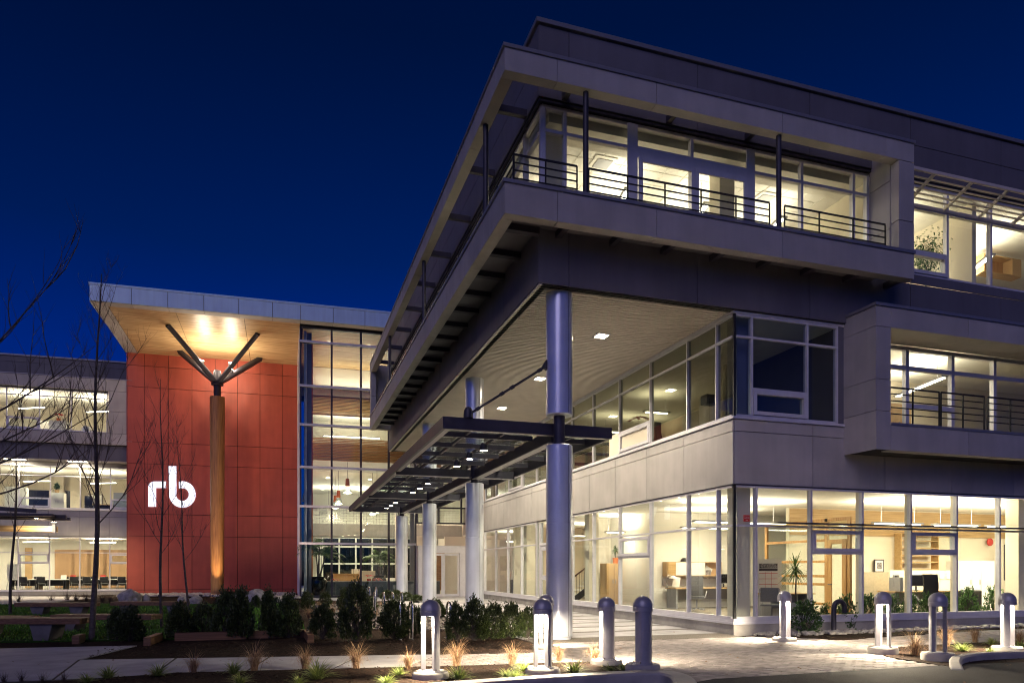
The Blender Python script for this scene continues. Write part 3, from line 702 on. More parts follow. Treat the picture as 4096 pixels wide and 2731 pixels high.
for a, b in ((bxo+.04, XS(3757, 13.95)), (XS(3764, 13.95), XS(3937, 13.95)), (XS(3950, 13.95), XS(4130, 13.95)), (XS(4140, 13.95), 19.5)):
    railing(((a, 13.95), (b, 13.95)), [5.5, 5.66, 5.83, 6.0, 6.16], 0, ob, 2)

# ------------------------------------------------------------------ columns under the overhang
for i, y in enumerate((15.2, 22.82, 30.5, 38.03)):
    x = 6.05; r = .305
    seam = [(r, 0)]
    lo = MB().lathe([(r-.03, .0), (r-.03, .06), (r, .07), (r, 2.655), (r-.008, 2.66), (r-.008, 2.675), (r, 2.68), (r, 4.44), (r-.03, 4.46), (.05, 4.46)], (x, y, 0), 40)
    a = math.radians(-70)
    o = lo.build('column', 'colm', ob)
    MB().bar((x+r*math.cos(a), y+r*math.sin(a), .08), (x+r*math.cos(a), y+r*math.sin(a), 4.43), .008, .012).build('seam', 'backing', o)
    MB().lathe([(.13, 4.4), (.13, 5.2)], (x, y, 0), 20).build('steel_stub', 'steel', o)
    if y < 38:
        up = MB().lathe([(.05, 5.13), (r-.03, 5.13), (r, 5.15), (r, 7.93)], (x, y, 0), 40).build('upper_column', 'colm', ob)
        MB().bar((x+r*math.cos(a), y+r*math.sin(a), 5.16), (x+r*math.cos(a), y+r*math.sin(a), 7.9), .008, .012).build('seam', 'backing', up)
# ------------------------------------------------------------------ office interior shell (parts of the building)
part('floor', 'carpet', ob, (XG+.3, 27, YG+.3, YN, .1, .2)); part('ceiling', 'ceil', ob, (XG+.16, 27, YG+.16, YN, 3.66, 3.67))
part('floor', 'carpet', ob, (XG+.3, 27, YG+.3, YN, 5.0, 5.1)); part('ceiling', 'ceil', ob, (XG+.16, 27, YG+.16, YN, 7.89, 7.92))
part('floor', 'carpet', ob, (XU+.22, 27, YU+.22, YU2-.2, 9.1, 9.2)); part('ceiling', 'ceil', ob, (XT+.15, 27, YT+.15, YU2-.2, 11.99, 12.04))
part('end_wall', 'white', ob, (27.02, 27.2, YU+.35, YN, .2, 13.2))
# ground floor walls
part('interior_wall', 'white', ob, (12.65, 15.9, 22.8, 22.95, .2, 3.66)); part('interior_wall', 'white', ob, (12.65, 12.8, 22.95, 26.1, .2, 3.66))
part('interior_wall', 'white', ob, (11.9, 14.4, 26.1, 26.25, .2, 3.66))
part('interior_wall', 'cream', ob, (15.95, 27, 19.5, 19.65, .2, 3.66)); part('interior_wall', 'white', ob, (26.8, 26.95, YG+.2, 19.5, .2, 3.66))
part('interior_wall', 'cream', ob, (14.4, 14.55, 26.1, 33, .2, 3.66)); part('interior_wall', 'cream', ob, (10.75, 14.4, 33, 33.15, .2, 3.66)); part('interior_wall', 'cream', ob, (13.6, 13.75, 33.15, YN, .2, 3.66))
part('interior_wall', 'white', ob, (15.9, 27, 22.8, 22.95, .2, 3.66)); part('wood_band', 'oak', ob, (15.96, 26.8, 19.46, 19.49, 2.75, 3.62))
# structural columns behind the glass
for x, y in ((10.98, 15.3), (10.98, 24.3), (10.98, 31.4), (20.75, 15.4)):
    part('interior_column', 'cream', ob, (x-.2, x+.2, y-.2, y+.2, .2, 3.66)); 
part('interior_column', 'panel', ob, (10.78, 11.18, 15.1, 15.5, 5.1, 7.89))
for u in (3226, 3420, 3615, 3798, 3975):
    x = XS(u, YG+.3); part('window_reveal', 'cream', ob, (x-.02, x+.02, YG+.12, YG+.26, .4, 3.64))
# glazed timber partition of the corner room
gp = part('timber_partition', 'oakv', ob, (15.76, 15.84, 16.65, 16.75, .2, 3.15), (15.76, 15.84, 17.55, 17.67, .2, 3.15), (15.76, 15.84, 20.4, 20.5, .2, 3.15), (15.76, 15.84, 16.75, 20.4, 3.05, 3.15))
for z in (.5, 1.1, 1.35, 1.8, 2.45): part('rail', 'oakv', gp, (15.77, 15.83, 17.67, 20.4, z, z+.08))
part('pane', 'glass', gp, (15.795, 15.805, 16.76, 17.54, .25, 3.04), (15.795, 15.805, 17.68, 20.39, .59, 3.04))
dr = part('door', 'oakv', ob, (15.74, 15.79, 16.78, 16.94, .22, 2.5), (15.74, 15.79, 17.38, 17.52, .22, 2.5), (15.74, 15.79, 16.94, 17.38, 2.36, 2.5), (15.74, 15.79, 16.94, 17.38, .22, .42))
MB().bar((15.70, 17.46, 1.15), (15.70, 17.30, 1.15), .025, .03).build('handle', 'chrome', dr)
# first floor walls
part('interior_wall', 'cream', ob, (12.9, 27, 18.6, 18.75, 5.1, 7.89)); part('interior_wall', 'panel_dk', ob, (13.75, 13.9, YG+.2, 18.6, 5.1, 7.89))
part('interior_wall', 'white', ob, (10.75, 27, 34.5, 34.65, 5.1, 7.89)); part('interior_wall', 'cream', ob, (15.5, 15.65, 18.75, 34.5, 5.1, 7.89))
for z in (5.9, 6.35, 6.8, 7.25): part('shelf_rail', 'steel', ob, (10.9, 15.5, 27.0, 27.06, z, z+.12))
# top storey walls
part('interior_wall', 'cream', ob, (XT+.3, 14.3, 23.0, 23.15, 9.2, 11.99)); part('interior_wall', 'cream', ob, (14.9, 15.05, YT+.25, 23.0, 9.2, 11.99)); part('interior_wall', 'white', ob, (15.06, 27, 19.5, 19.65, 9.2, 11.99))
part('interior_wall', 'cream', ob, (18.6, 18.75, YT+.25, 19.5, 9.2, 11.99)); part('interior_wall', 'panel_dk', ob, (XT+2.6, XT+2.7, 23.2, YU2-.3, 9.2, 11.99))
for u in (2205, 2890): x = XS(u, 15.6); part('interior_column', 'cream', ob, (x-.22, x+.22, 15.4, 15.85, 9.2, 11.99))
part('bulkhead', 'white', ob, (XT+.25, 14.3, YT+.22, YT+.95, 11.78, 11.985)); part('bulkhead', 'white', ob, (XT+.22, XT+.9, YT+.96, 22.9, 11.78, 11.985))
for i in range(1, 15): part('ceiling_bar', 'white', ob, (XT+.95, 14.3, YT+1.0+.6*i, YT+1.015+.6*i, 11.975, 11.987))
for i in range(1, 14): part('ceiling_bar', 'white', ob, (XT+.95+.61*i, XT+.965+.61*i, YT+1.0, 22.9, 11.973, 11.986))

# ------------------------------------------------------------------ lamps in the office rooms
def strip_light(x0, y0, x1, y1, z, label, power, hang=0.5, group='suspended strip lights in the office', up=True, sz=.7, down=0.35):
    c = ((x0+x1)/2, (y0+y1)/2)
    t = thing('pendant_strip_light', label, 'ceiling light', (c[0], c[1], z), world=True)
    if group: t['group'] = group
    d = Vector((x1-x0, y1-y0, 0)); L = d.length; d.normalize(); s = Vector((-d.y, d.x, 0))
    MB().bar((x0, y0, z+.03), (x1, y1, z+.03), .22, .05).build('housing', 'greym', t)
    MB().bar((x0+d.x*.08, y0+d.y*.08, z-.005), (x1-d.x*.08, y1-d.y*.08, z-.005), .11, .016).build('lamp_tube', 'l_white', t)
    for q in (.15, .85):
        p = Vector((x0, y0, z)).lerp(Vector((x1, y1, z)), q); MB().tube([p+Vector((0, 0, .05)), p+Vector((0, 0, hang))], .006, 5).build('cable', 'greym', t)
    ang = math.atan2(d.y, d.x)
    for sgn, pw, zz in ((1, power*(1-down), z+.08), (-1, power*down, z-.03)):
        if pw <= 0: continue
        o = lamp('AREA', 'lamp', (c[0], c[1], zz), pw, (1, .86, .62), L, .2 if sgn < 0 else .9, (0, 0, sgn), parent=t)
        o.rotation_euler = (0 if sgn < 0 else PI, 0, ang)
    return t
# ground floor corner room
strip_light(11.5, 18.2, 14.8, 18.2, 3.0, 'strip light in the corner office above the desk', 75)
strip_light(12.8, 21.0, 15.4, 21.0, 3.0, 'strip light near the rear wall of the corner office', 50)
strip_light(16.6, 16.6, 18.4, 16.6, 2.95, 'strip light behind the first opening sash of the long window', 80)
strip_light(18.9, 16.6, 20.7, 16.6, 2.95, 'middle strip light behind the long ground floor window', 80)
strip_light(21.1, 16.6, 23.2, 16.6, 2.95, 'strip light near the red alarm bell', 80)
strip_light(23.8, 16.6, 26, 16.6, 2.95, 'strip light at the right edge of the ground floor', 80)
strip_light(11.6, 24.4, 12.4, 24.4, 3.0, 'short strip light in the whiteboard room', 30)
strip_light(11.6, 29.4, 13.8, 29.4, 3.1, 'strip light over the stair', 55)
strip_light(11.4, 36.5, 13.2, 36.5, 3.1, 'strip light in the side entrance room', 60)
# first floor: mostly dark at the corner, lit further back
strip_light(12.0, 26.2, 15.0, 26.2, 7.2, 'strip light far back on the first floor', 16)
strip_light(11.8, 31.5, 14.6, 31.5, 7.2, 'strip light by the stair on the first floor', 26)
strip_light(12.2, 22.5, 13.2, 22.5, 7.2, 'short strip light above the first floor cabinets', 9)
strip_light(15.2, 15.6, 15.8, 17.9, 7.15, 'strip light behind the first floor bay window', 42)
strip_light(18.2, 15.6, 18.8, 17.9, 7.15, 'strip light at the right end of the bay window', 42)
# top storey
for x, lab in ((8.3, 'left hanging strip light behind the balcony doors'), (10.6, 'middle hanging strip light behind the balcony doors'), (13.0, 'right hanging strip light behind the balcony doors')):
    strip_light(x, 16.1, x+.45, 18.7, 11.2, lab, 25, .78)
strip_light(6.6, 17.2, 6.9, 21.4, 11.2, 'hanging strip light behind the balcony corner window', 26, .78)
strip_light(16.4, 15.9, 17.3, 17.9, 11.1, 'hanging strip light behind the ribbon window', 40, .85)
strip_light(20.4, 15.9, 21.3, 17.9, 11.1, 'hanging strip light at the far right of the ribbon window', 50, .85)
strip_light(6.6, 26, 6.9, 31, 11.2, 'hanging strip light at the far end of the top storey', 20, .78)
# square air diffusers
for i, (u, v, lab) in enumerate(((2410, 655, 'square ceiling diffuser behind the left balcony window'), (3060, 795, 'square ceiling diffuser above the right balcony window'))):
    p = onZ(u, v, 11.96); t = thing('air_diffuser', lab, 'air vent', (p.x, p.y, 11.97))
    MB().box(-.3, .3, -.3, .3, -.012, .0).build('frame', 'white', t); MB().box(-.2, .2, -.2, .2, -.03, -.013).build('plate', 'greym', t)

# ------------------------------------------------------------------ recessed square lights in the slatted soffit
spots = [(onZ(u, v, 7.93), lab) for u, v, lab in ((2406, 1341, 'square soffit downlight right of the tall front column'), (2160, 1512, 'square soffit downlight beside the stay rod'), (2008, 1630, 'square soffit downlight between the two nearest columns'))]
spots += [(Vector((7.9, 29.6, 7.93)), 'square soffit downlight far back above the entrance canopy'), (Vector((7.9, 35.2, 7.93)), 'rearmost square soffit downlight near the entrance')]
for p, lab in spots:
    t = thing('soffit_downlight', lab, 'downlight', (p.x, p.y, 7.93), group='square downlights in the slatted soffit')
    MB().box(-.19, .19, -.19, .19, -.025, .0).build('trim', 'alu', t); MB().box(-.13, .13, -.13, .13, -.034, -.026).build('lens', 'l_spot', t)
    lamp('SPOT', 'lamp', (0, 0, -.05), 470, (1, .86, .64), .1, spot=140, blend=.6, parent=t)

# ------------------------------------------------------------------ glazed steel entrance canopy
CX0, CX1, CY0, CY1, CZ = 3.36, 7.5, 15.42, 39.3, 5.0
cn = thing('entrance_canopy', 'long dark steel entrance canopy with glass roof around the columns', 'canopy', (CX0, CY0, 4.73), world=True)
part('edge_beam', 'steel', cn, (CX0, CX0+.07, CY0, CY1, 4.73, CZ)); part('edge_beam', 'steel', cn, (CX1-.07, CX1, CY0, CY1, 4.73, CZ))
part('edge_beam', 'steel', cn, (CX0+.07, CX1-.07, CY0, CY0+.07, 4.73, CZ)); part('edge_beam', 'steel', cn, (CX0+.07, CX1-.07, CY1-.07, CY1, 4.73, CZ))
part('edge_flange', 'coping', cn, (CX0+.075, CX0+.2, CY0+.08, CY1-.08, 4.735, 4.75)); part('edge_flange', 'coping', cn, (CX0+.21, CX1-.08, CY0+.075, CY0+.2, 4.735, 4.75))
part('main_beam', 'steel', cn, (6.0, 6.1, CY0+.2, CY1-.08, 4.60, 4.9)); part('main_flange', 'coping', cn, (5.94, 6.16, CY0+.2, CY1-.08, 4.575, 4.598))
for y in (22.82, 30.5, 38.03):
    part('cross_beam', 'steel', cn, (CX0+.075, 5.99, y-.05, y+.05, 4.66, 4.9)); part('cross_beam', 'steel', cn, (6.11, CX1-.075, y-.05, y+.05, 4.66, 4.9))
    part('cross_flange', 'coping', cn, (CX0+.075, 5.93, y-.09, y+.09, 4.635, 4.655)); part('cross_flange', 'coping', cn, (6.17, CX1-.075, y-.09, y+.09, 4.635, 4.655))
ry = []
for a, b in ((CY0, 22.82), (22.82, 30.5), (30.5, 38.03)):
    for k in range(1, 5):
        y = a+(b-a)*k/5; ry.append(y)
        part('rafter', 'steel', cn, (CX0+.075, 5.99, y-.035, y+.035, 4.84, 4.96)); part('rafter', 'steel', cn, (6.11, CX1-.075, y-.035, y+.035, 4.84, 4.96))
ally = sorted([CY0+.07]+ry+[22.82, 30.5, 38.03]+[CY1-.07])
for x in (4.25, 5.1, 6.85):
    for a, b in zip(ally[:-1], ally[1:]): part('purlin', 'steel', cn, (x-.03, x+.03, a+.05, b-.05, 4.88, 4.95))
for a, b in zip(ally[:-1], ally[1:]):
    for x0, x1 in ((CX0+.08, 5.98), (6.12, CX1-.08)): part('glass_pane', 'glass_r', cn, (x0, x1, a+.008, b-.008, 4.97, 4.985))
# stay rod to the first column
rd = [Vector((3.95, 15.45, 5.08)), Vector((5.76, 15.22, 6.28))]
rr = MB().tube(rd, .028, 10).build('stay_rod', 'steel', cn)
for q in (.12, .42, .55, .9):
    p = rd[0].lerp(rd[1], q); e = (rd[1]-rd[0]).normalized()*.05; MB().tube([p-e, p+e], .042, 10).build('turnbuckle', 'steel', rr)
MB().lathe([(.001, .26), (.06, .24), (.1, .17), (.11, .08), (.11, 0)], (3.95, 15.45, 5.0), 16).build('rod_anchor', 'steel', cn)
MB().bar((5.70, 15.22, 6.2), (5.80, 15.22, 6.36), .1, .16).build('column_lug', 'steel', cn)
# canopy spotlights, three in every bay
LY = []
for a, b in ((CY0, 22.82), (22.82, 30.5), (30.5, 38.03)): LY += [a+(b-a)*q for q in (.30, .50, .70)]
names = ['nearest', 'second nearest', 'third', 'fourth', 'fifth', 'sixth', 'seventh', 'second last', 'farthest']
for i, y in enumerate(LY):
    t = thing('canopy_spotlight', f'{names[i]} round spotlight hung under the entrance canopy, counted from the front', 'spotlight', (4.92, y, 4.72), group='spotlights under the entrance canopy')
    MB().lathe([(.001, .15), (.06, .14), (.1, .07), (.11, .0), (.11, -.05), (.095, -.05)], (0, 0, 0), 18).build('housing', 'steel', t)
    MB().lathe([(.001, -.05), (.09, -.05)], (0, 0, 0), 18).build('lens', 'l_spot', t)
    MB().tube([(.05, 0, .12), (.25, 0, .16), (.5, .05, .17), (1.07, .05, .15)], .012, 6).build('conduit', 'steel', t)
    lamp('SPOT', 'lamp', (0, 0, -.08), 210, (1, .84, .60), .07, spot=125, blend=1.0, parent=t)
# ------------------------------------------------------------------ lobby wing: red wall, timber roof, glazed lobby
YR, YA, YWG = 49.55, 41.70, 50.88        # red wall, lobby glass, far wing (before the two degree skew)
lb = thing('lobby_wing', 'lobby wing with tall red panel wall, big flat timber roof and glazed front', 'building', (0.89, 41.7, 0), world=True)
XA = 0.89; XRL = XL(508.7, YR)
def lp(name, m, *b, par=lb): return part(name, m, par, *b, xf=shear)
lp('wall', 'backing', (XRL+.02, XA+.0, YR+.04, YR+.35, -.1, 16))
rx = [XRL]+[XL(u, YR) for u in (579, 673.5, 768, 861, 950, 1040, 1131)]+[XA+.02]
zc = [-.02, .3, 3.72, 5.11, 8.31, 9.67, 13.15, 14.5, 15.32]
panels(lb, 'y', YR+.04, .05, rx, zc, 'red', 'red_panel', .028, shear)
lp('corner_trim', 'red', (XRL-.03, XRL-.004, YR-.01, YR+.35, 0, 15.3))
# big roof: fascia, pale border, timber soffit
XFL, YFR = -9.55, 40.95; XFR = 16.0
zf0, zf1 = 15.44, 16.38
fj = [XFL]+[XL(u, YFR) for u in (525, 671, 815, 955, 1090, 1203, 1333, 1460)]; d = fj[-1]-fj[-2]
while fj[-1] < XFR: fj.append(fj[-1]+d)
panels(lb, 'y', YFR+.05, .05, fj, [zf0, zf1-.1], 'zinc', 'fascia_panel', .03, shear)
lp('fascia_backing', 'panel_dk', (XFL+.02, XFR, YFR+.05, YFR+.4, zf0+.02, zf1-.1)); lp('coping', 'zinc', (XFL-.03, XFR, YFR-.03, YFR+.5, zf1-.1, zf1))
panels(lb, 'x', XFL+.05, .05, spaced(YFR+.06, YR+1.2, 5), [zf0-.05, zf1-.1], 'panel', 'fascia_panel', .02, shear)
lp('roof_deck', 'backing', (XFL+.06, XFR, YFR+.5, YR+14, zf1-.35, zf1-.15))
def soff(x0, x1, y0, y1, m, name, zz=0.0, th=.03):
    z = lambda y: 15.44-(y-YFR)*.019+zz
    mb = MB(shear); mb.add([(x0, y0, z(y0)), (x1, y0, z(y0)), (x1, y1, z(y1)), (x0, y1, z(y1)), (x0, y0, z(y0)+th), (x1, y0, z(y0)+th), (x1, y1, z(y1)+th), (x0, y1, z(y1)+th)],
        [(0, 3, 2, 1), (4, 5, 6, 7), (0, 1, 5, 4), (1, 2, 6, 5), (2, 3, 7, 6), (3, 0, 4, 7)]); return mb.build(name, m, lb)
for a, b in zip(fj[:-1], fj[1:]): soff(max(a, XFL+.02)+.008, b-.008, YFR+.06, YFR+.62, 'panel', 'soffit_border_panel')
for a, b in zip(spaced(YFR+.64, YR, 4)[:-1], spaced(YFR+.64, YR, 4)[1:]): soff(XFL+.03, XFL+.72, a+.006, b-.006, 'panel', 'soffit_border_panel')
# timber soffit boards, one object each
sb = [XFL+.735, XL(704, 41.7) , XL(977, 41.7), XA-.03]
nb = 46; ys = spaced(YFR+.635, YR+.02, nb)
for a, b in zip(sb[:-1], sb[1:]):
    for i in range(nb): soff(a+.012, b-.012, ys[i]+.006, ys[i+1]-.006, 'soffw', 'soffit_board', R.uniform(0, .006), .02)
ys2 = spaced(YA+.25, YR+8, 60)
for a, b in ((XA+.15, 7.0), (7.02, 13.5)):
    for i in range(60): soff(a, b, ys2[i]+.006, ys2[i+1]-.006, 'soffw', 'ceiling_board', R.uniform(0, .004), .02)
# glazed front
ax = [XA]+[XL(u, YA) for u in (1327, 1444, 1555.6, 1662.5, 1755.6, 1846)]
az = [.06, 3.07, 5.17, 7.39, 9.79, 11.99, 14.49, 15.32]
glaze(lb, 'y', YA, ax[:5], az, fw=.10, fd=.2, xf=shear, m='steel', pane='glass_e', th=.11)
for z in az[1:-1]: lp('cover_cap', 'alu', (XA-.08, ax[4], YA-.10, YA-.04, z-.06, z+.06))
glaze(lb, 'y', YA, [ax[4]+.10]+ax[5:]+[ax[-1]+.35], [4.35, 5.27, 7.9], fw=.08, fd=.2, xf=shear, m='steel', pane='glass_e')
# return side of the glass box, seen edge on
for y in spaced(YA+.3, YR, 4): lp('mullion', 'alu', (XA-.05, XA+.05, y-.05, y+.05, 0, 15.2))
for z in az: lp('transom', 'alu', (XA-.06, XA+.0, YA+.2, YR, z-.05, z+.05))
lp('pane', 'glass_e', (XA+.01, XA+.02, YA+.25, YR-.05, .1, 15.1))
lp('corner_flashing', 'panel', (XA-.30, XA-.07, YA-.05, YA+.12, 15.0-.0, 15.35)) if False else None
# entrance vestibule
vx0, vx1, VY = ax[4], ax[-1]+.02, YA-.9
zv = 2.98
lp('vestibule_frame', 'alu', (vx0, vx0+.5, VY, VY+.14, 0, zv), (vx1-.35, vx1, VY, VY+.14, 0, zv), (vx0+.5, vx1-.35, VY, VY+.14, 2.55, zv), (vx0, vx0+.12, VY+.14, YA, 0, zv), (vx1-.12, vx1, VY+.14, YA, 0, zv), (vx0+.12, vx1-.12, VY+.14, YA, zv-.08, zv))
for a, b in ((vx0+.53, (vx0+vx1)/2+.05), ((vx0+vx1)/2+.07, vx1-.38)):
    d_ = lp('entrance_door', 'alu', (a, a+.09, VY+.02, VY+.07, .02, 2.52), (b-.09, b, VY+.02, VY+.07, .02, 2.52), (a+.09, b-.09, VY+.02, VY+.07, .02, .16), (a+.09, b-.09, VY+.02, VY+.07, 2.4, 2.52))
    lp('pane', 'glass', (a+.095, b-.095, VY+.04, VY+.05, .165, 2.395), par=d_)
lp('call_panel', 'black', (vx0+.28, vx0+.40, VY-.03, VY-.002, 1.25, 1.62)); lp('card_reader', 'paper', (vx0+.26, vx0+.42, VY-.04, VY-.002, 1.02, 1.16))
# ---- lobby interior
lp('floor', 'tile', (XA+.1, 13.4, YA+.2, 72, -.06, .02))
lp('interior_wall', 'orange', (XA+.55, XA+.75, YA+2.2, 52, 0, 5.2)); lp('interior_wall', 'red', (XA+.55, XA+.75, YA+2.2, 52, 5.2, 15.2))
lp('corner_column', 'alu', (XA+.2, XA+.34, YA+.35, YA+.5, 0, 15.2)); lp('steel_column', 'panel_dk', (XA+.36, XA+.62, YA+.6, YA+.86, 0, 15.2))
YB = 49.5
lp('interior_wall', 'white', (XA+.76, 13.5, YB, YB+.2, 13.75, 15.25)); lp('steel_beam', 'panel', (XA+.76, 13.5, YB-.3, YB-.02, 13.3, 13.74))
for i in range(12):
    z = 12.15+i*.095; lp('timber_slat', 'oak', (XA+.9, 9.5, YB-.1, YB-.02, z, z+.055))
for i in range(15):
    z = 8.95+i*.105; lp('timber_slat', 'rust', (XA+.9, 9.5, YB-.1, YB-.02, z, z+.06))
lp('interior_wall', 'cream', (XA+.76, 9.5, YB+.3, YB+.4, 8.95, 10.55)); lp('interior_wall', 'cream', (XA+.76, 9.5, YB+.3, YB+.4, 12.1, 13.3)); lp('interior_wall', 'white', (XA+.8, 13, YB+5, YB+5.15, 9, 13.4)); lp('ceiling', 'ceil', (XA+.8, 13, YB+.5, YB+5, 12.6, 12.7))
lp('bulkhead', 'white', (XA+.76, 13.5, YB-.25, YB+.25, 8.2, 8.93)); lp('ceiling', 'white', (XA+.76, 13.5, YB+.26, 72, 8.2, 8.3))
for z, m in ((0, 0),):
    part('interior_wall', 'white', lb, (13.42, 13.58, 42.0, 72, 0, 15), xf=shear)
lp('floor_slab', 'carpet', (XA+.8, 13, YB+.3, YB+8, 8.6, 8.75))
# bridge across the lobby and the far glazing
lp('bridge', 'panel', (XA+.76, 13.4, 55.0, 57.2, 4.2, 5.05)); lp('bridge_soffit', 'panel', (XA+.76, 13.4, 54.8, 57.3, 4.1, 4.2))
mb = MB(shear)
for x in spaced(XA+.9, 13.2, 46): mb.bar((x, 55.0, 5.05), (x, 55.0, 6.15), .018)
for z in (5.25, 5.45, 5.65, 5.85, 6.05): mb.bar((XA+.9, 55.0, z), (13.2, 55.0, z), .018)
mb.bar((XA+.9, 55.0, 6.17), (13.2, 55.0, 6.17), .05); mb.build('mesh_railing', 'chrome', lb)
glaze(lb, 'y', 64.0, spaced(3.2, 13.2, 7), [.1, 2.1, 3.6, 4.4], fw=.13, fd=.2, xf=shear, m='white', pane='glass_e')
lp('interior_wall', 'white', (XA+.76, 3.1, 64, 64.2, 0, 8.2), (3.1, 13.4, 64, 64.2, 4.5, 8.2)); lp('night_garden_wall', 'backing', (2, 14, 70, 70.2, 0, 4.5))
lp('service_wall', 'white', (XA+.76, 2.4, 58, 58.2, 0, 4.1)); lp('interior_column', 'white', (7.05, 7.35, 47.2, 47.5, 0, 8.2)); lp('steel_column', 'panel_dk', (8.5, 8.8, 50, 50.3, 0, 8.2))
lp('timber_wall', 'rust', (10.8, 11.6, 53, 53.2, 0, 2.9)); lp('interior_wall', 'white', (11.62, 13.4, 53, 53.2, 0, 4.1), (9.2, 10.78, 53, 53.2, 0, 4.1)); lp('interior_wall', 'maple', (8.9, 9.1, 44.5, 50, 0, 2.9)) if False else None
# lobby lamps
def point_thing(name, label, cat, loc): return thing(name, label, cat, loc)
pn = ['front pendant lamp with copper neck hanging in the lobby', 'second pendant lamp hanging behind the front one in the lobby', 'third pendant lamp deeper in the lobby', 'pendant lamp seen beside the canopy tip', 'farthest pendant lamp in the lobby']
for i, (u, v, Y, lab) in enumerate(((1390, 1975, 44.5, pn[0]), (1354, 2018, 48.5, pn[1]), (1341, 2035, 51.5, pn[2]), (1490, 2060, 49.0, pn[3]), (1508, 2050, 47.0, pn[4]))):
    p = onY(u, v, Y); t = thing('pendant_lamp', lab, 'pendant lamp', (p.x, p.y, p.z), group='copper necked pendant lamps in the lobby')
    MB().lathe([(.10, .95), (.13, .55), (.13, .5)], (0, 0, 0), 16).build('neck', 'orange', t); MB().lathe([(.13, .5), (.22, .3), (.29, 0)], (0, 0, 0), 20).build('shade', 'glass_r', t)
    MB().lathe([(.001, .06), (.24, .06)], (0, 0, 0), 16).build('lamp_disc', 'l_warm', t); MB().tube([(0, 0, .95), (0, 0, 8.2-p.z)], .012, 5).build('cord', 'steel', t)
    lamp('POINT', 'lamp', (0, 0, -.1), 14, (1, .80, .52), .12, parent=t)
def round_light(p, label, rad, power, m='l_white', spot=150):
    t = thing('recessed_downlight', label, 'downlight', p)
    MB().lathe([(rad+.03, 0), (rad+.03, -.02), (rad, -.02)], (0, 0, 0), 18).build('trim', 'white', t); MB().lathe([(.001, -.015), (rad, -.015)], (0, 0, 0), 18).build('lens', m, t)
    if power: lamp('SPOT', 'lamp', (0, 0, -.05), power, (1, .85, .6), .08, spot=spot, blend=.5, parent=t)
    return t
for i, (x, y) in enumerate(((2.6, 44.5), (5.0, 44.5), (7.6, 44.5), (10.4, 44.5))):
    round_light((x, y-SHR*(x-.89), 15.28), f'ceiling downlight {["left", "middle left", "middle right", "right"][i]} in the timber lobby ceiling', .1, 330)
for i, (x, y) in enumerate(((3, 52.5), (6, 52.5), (9.5, 52.5), (3, 60), (6, 60), (9.5, 60))):
    round_light((x, y, 8.19), f'{["left", "centre", "right"][i % 3]} downlight in the {["front", "rear"][i//3]} row of the white lobby ceiling', .12, 110)
for i, y in enumerate((51.0, 51.9, 52.8, 53.7)):
    p = (5.2-.35*i, y, 4.09); round_light(p, f'{["first", "second", "third", "fourth"][i]} small downlight under the bridge side', .09, 60)
for i, (x, y) in enumerate(((3.4, 58.6), (5.8, 58.6), (8.4, 58.6))):
    t = thing('dish_light', f'{["left", "middle", "right"][i]} wide oval ceiling dish light above the gallery', 'ceiling light', (x, y, 6.6+.25*i)); MB().lathe([(.02, .12), (.5, .06), (.62, 0), (.5, -.03), (.001, -.05)], (0, 0, 0), 20).build('dish', 'l_white', t); MB().tube([(0, 0, .1), (0, 0, 1.3)], .01, 5).build('cord', 'steel', t)
t = strip_light(2.6, 51.5, 6.6, 51.3, 11.0, 'long strip light glowing in the upper lobby gallery', 110, 1.5)
strip_light(2.4, 50.8, 7.2, 50.6, 8.05+.85, 'lower strip light over the slatted gallery guard', 30, .3) if False else None

t = thing('added_uplight', 'added uplight strip on the lobby beam brightening the timber ceiling', 'ceiling light', (6.4, 48.9, 13.76)); MB().box(-4.5, 4.5, -.06, .06, 0, .04).build('tray', 'greym', t); MB().box(-4.4, 4.4, -.03, .03, .041, .055).build('lamp_tube', 'l_white', t)
lamp('AREA', 'lamp', (0, 0, .1), 36, (1, .84, .6), 8.6, .12, (0, -.35, 1), parent=t)  # unseen strip, added to lift the timber lobby ceiling
# tree shaped support of the roof
TX, TY = -3.85, 46.3
tr = thing('tree_column', 'round timber column with four steel branches carrying the big roof', 'column', (TX, TY, 0), world=True)
MB().lathe([(.36, -.1), (.37, .4), (.40, 5), (.43, 11.6), (.43, 12.03), (.02, 12.04)], (TX, TY, 0), 36).build('timber_shaft', 'colw', tr)
MB().lathe([(.21, 12.0), (.21, 12.75), (.36, 12.76), (.36, 12.84), (.235, 12.86), (.235, 13.5), (.16, 13.65), (.01, 13.7)], (TX, TY, 0), 24).build('steel_head', 'steel', tr)
for dx, dy in ((-2.33, -2.35), (-2.33, 2.35), (2.33, -2.35), (2.33, 2.35)):
    z1 = 15.40-(TY+dy-YFR)*.019
    p0 = Vector((TX+dx*.06, TY+dy*.06, 13.0)); p1 = Vector((TX+dx*.97, TY+dy*.97, z1-.12)); p2 = Vector((TX+dx*1.03, TY+dy*1.03, z1+.02))
    b_ = MB().tube([p0, p0.lerp(p1, .5), p1, p2], [.19, .19, .18, .19], 4).build('branch', 'steel', tr)
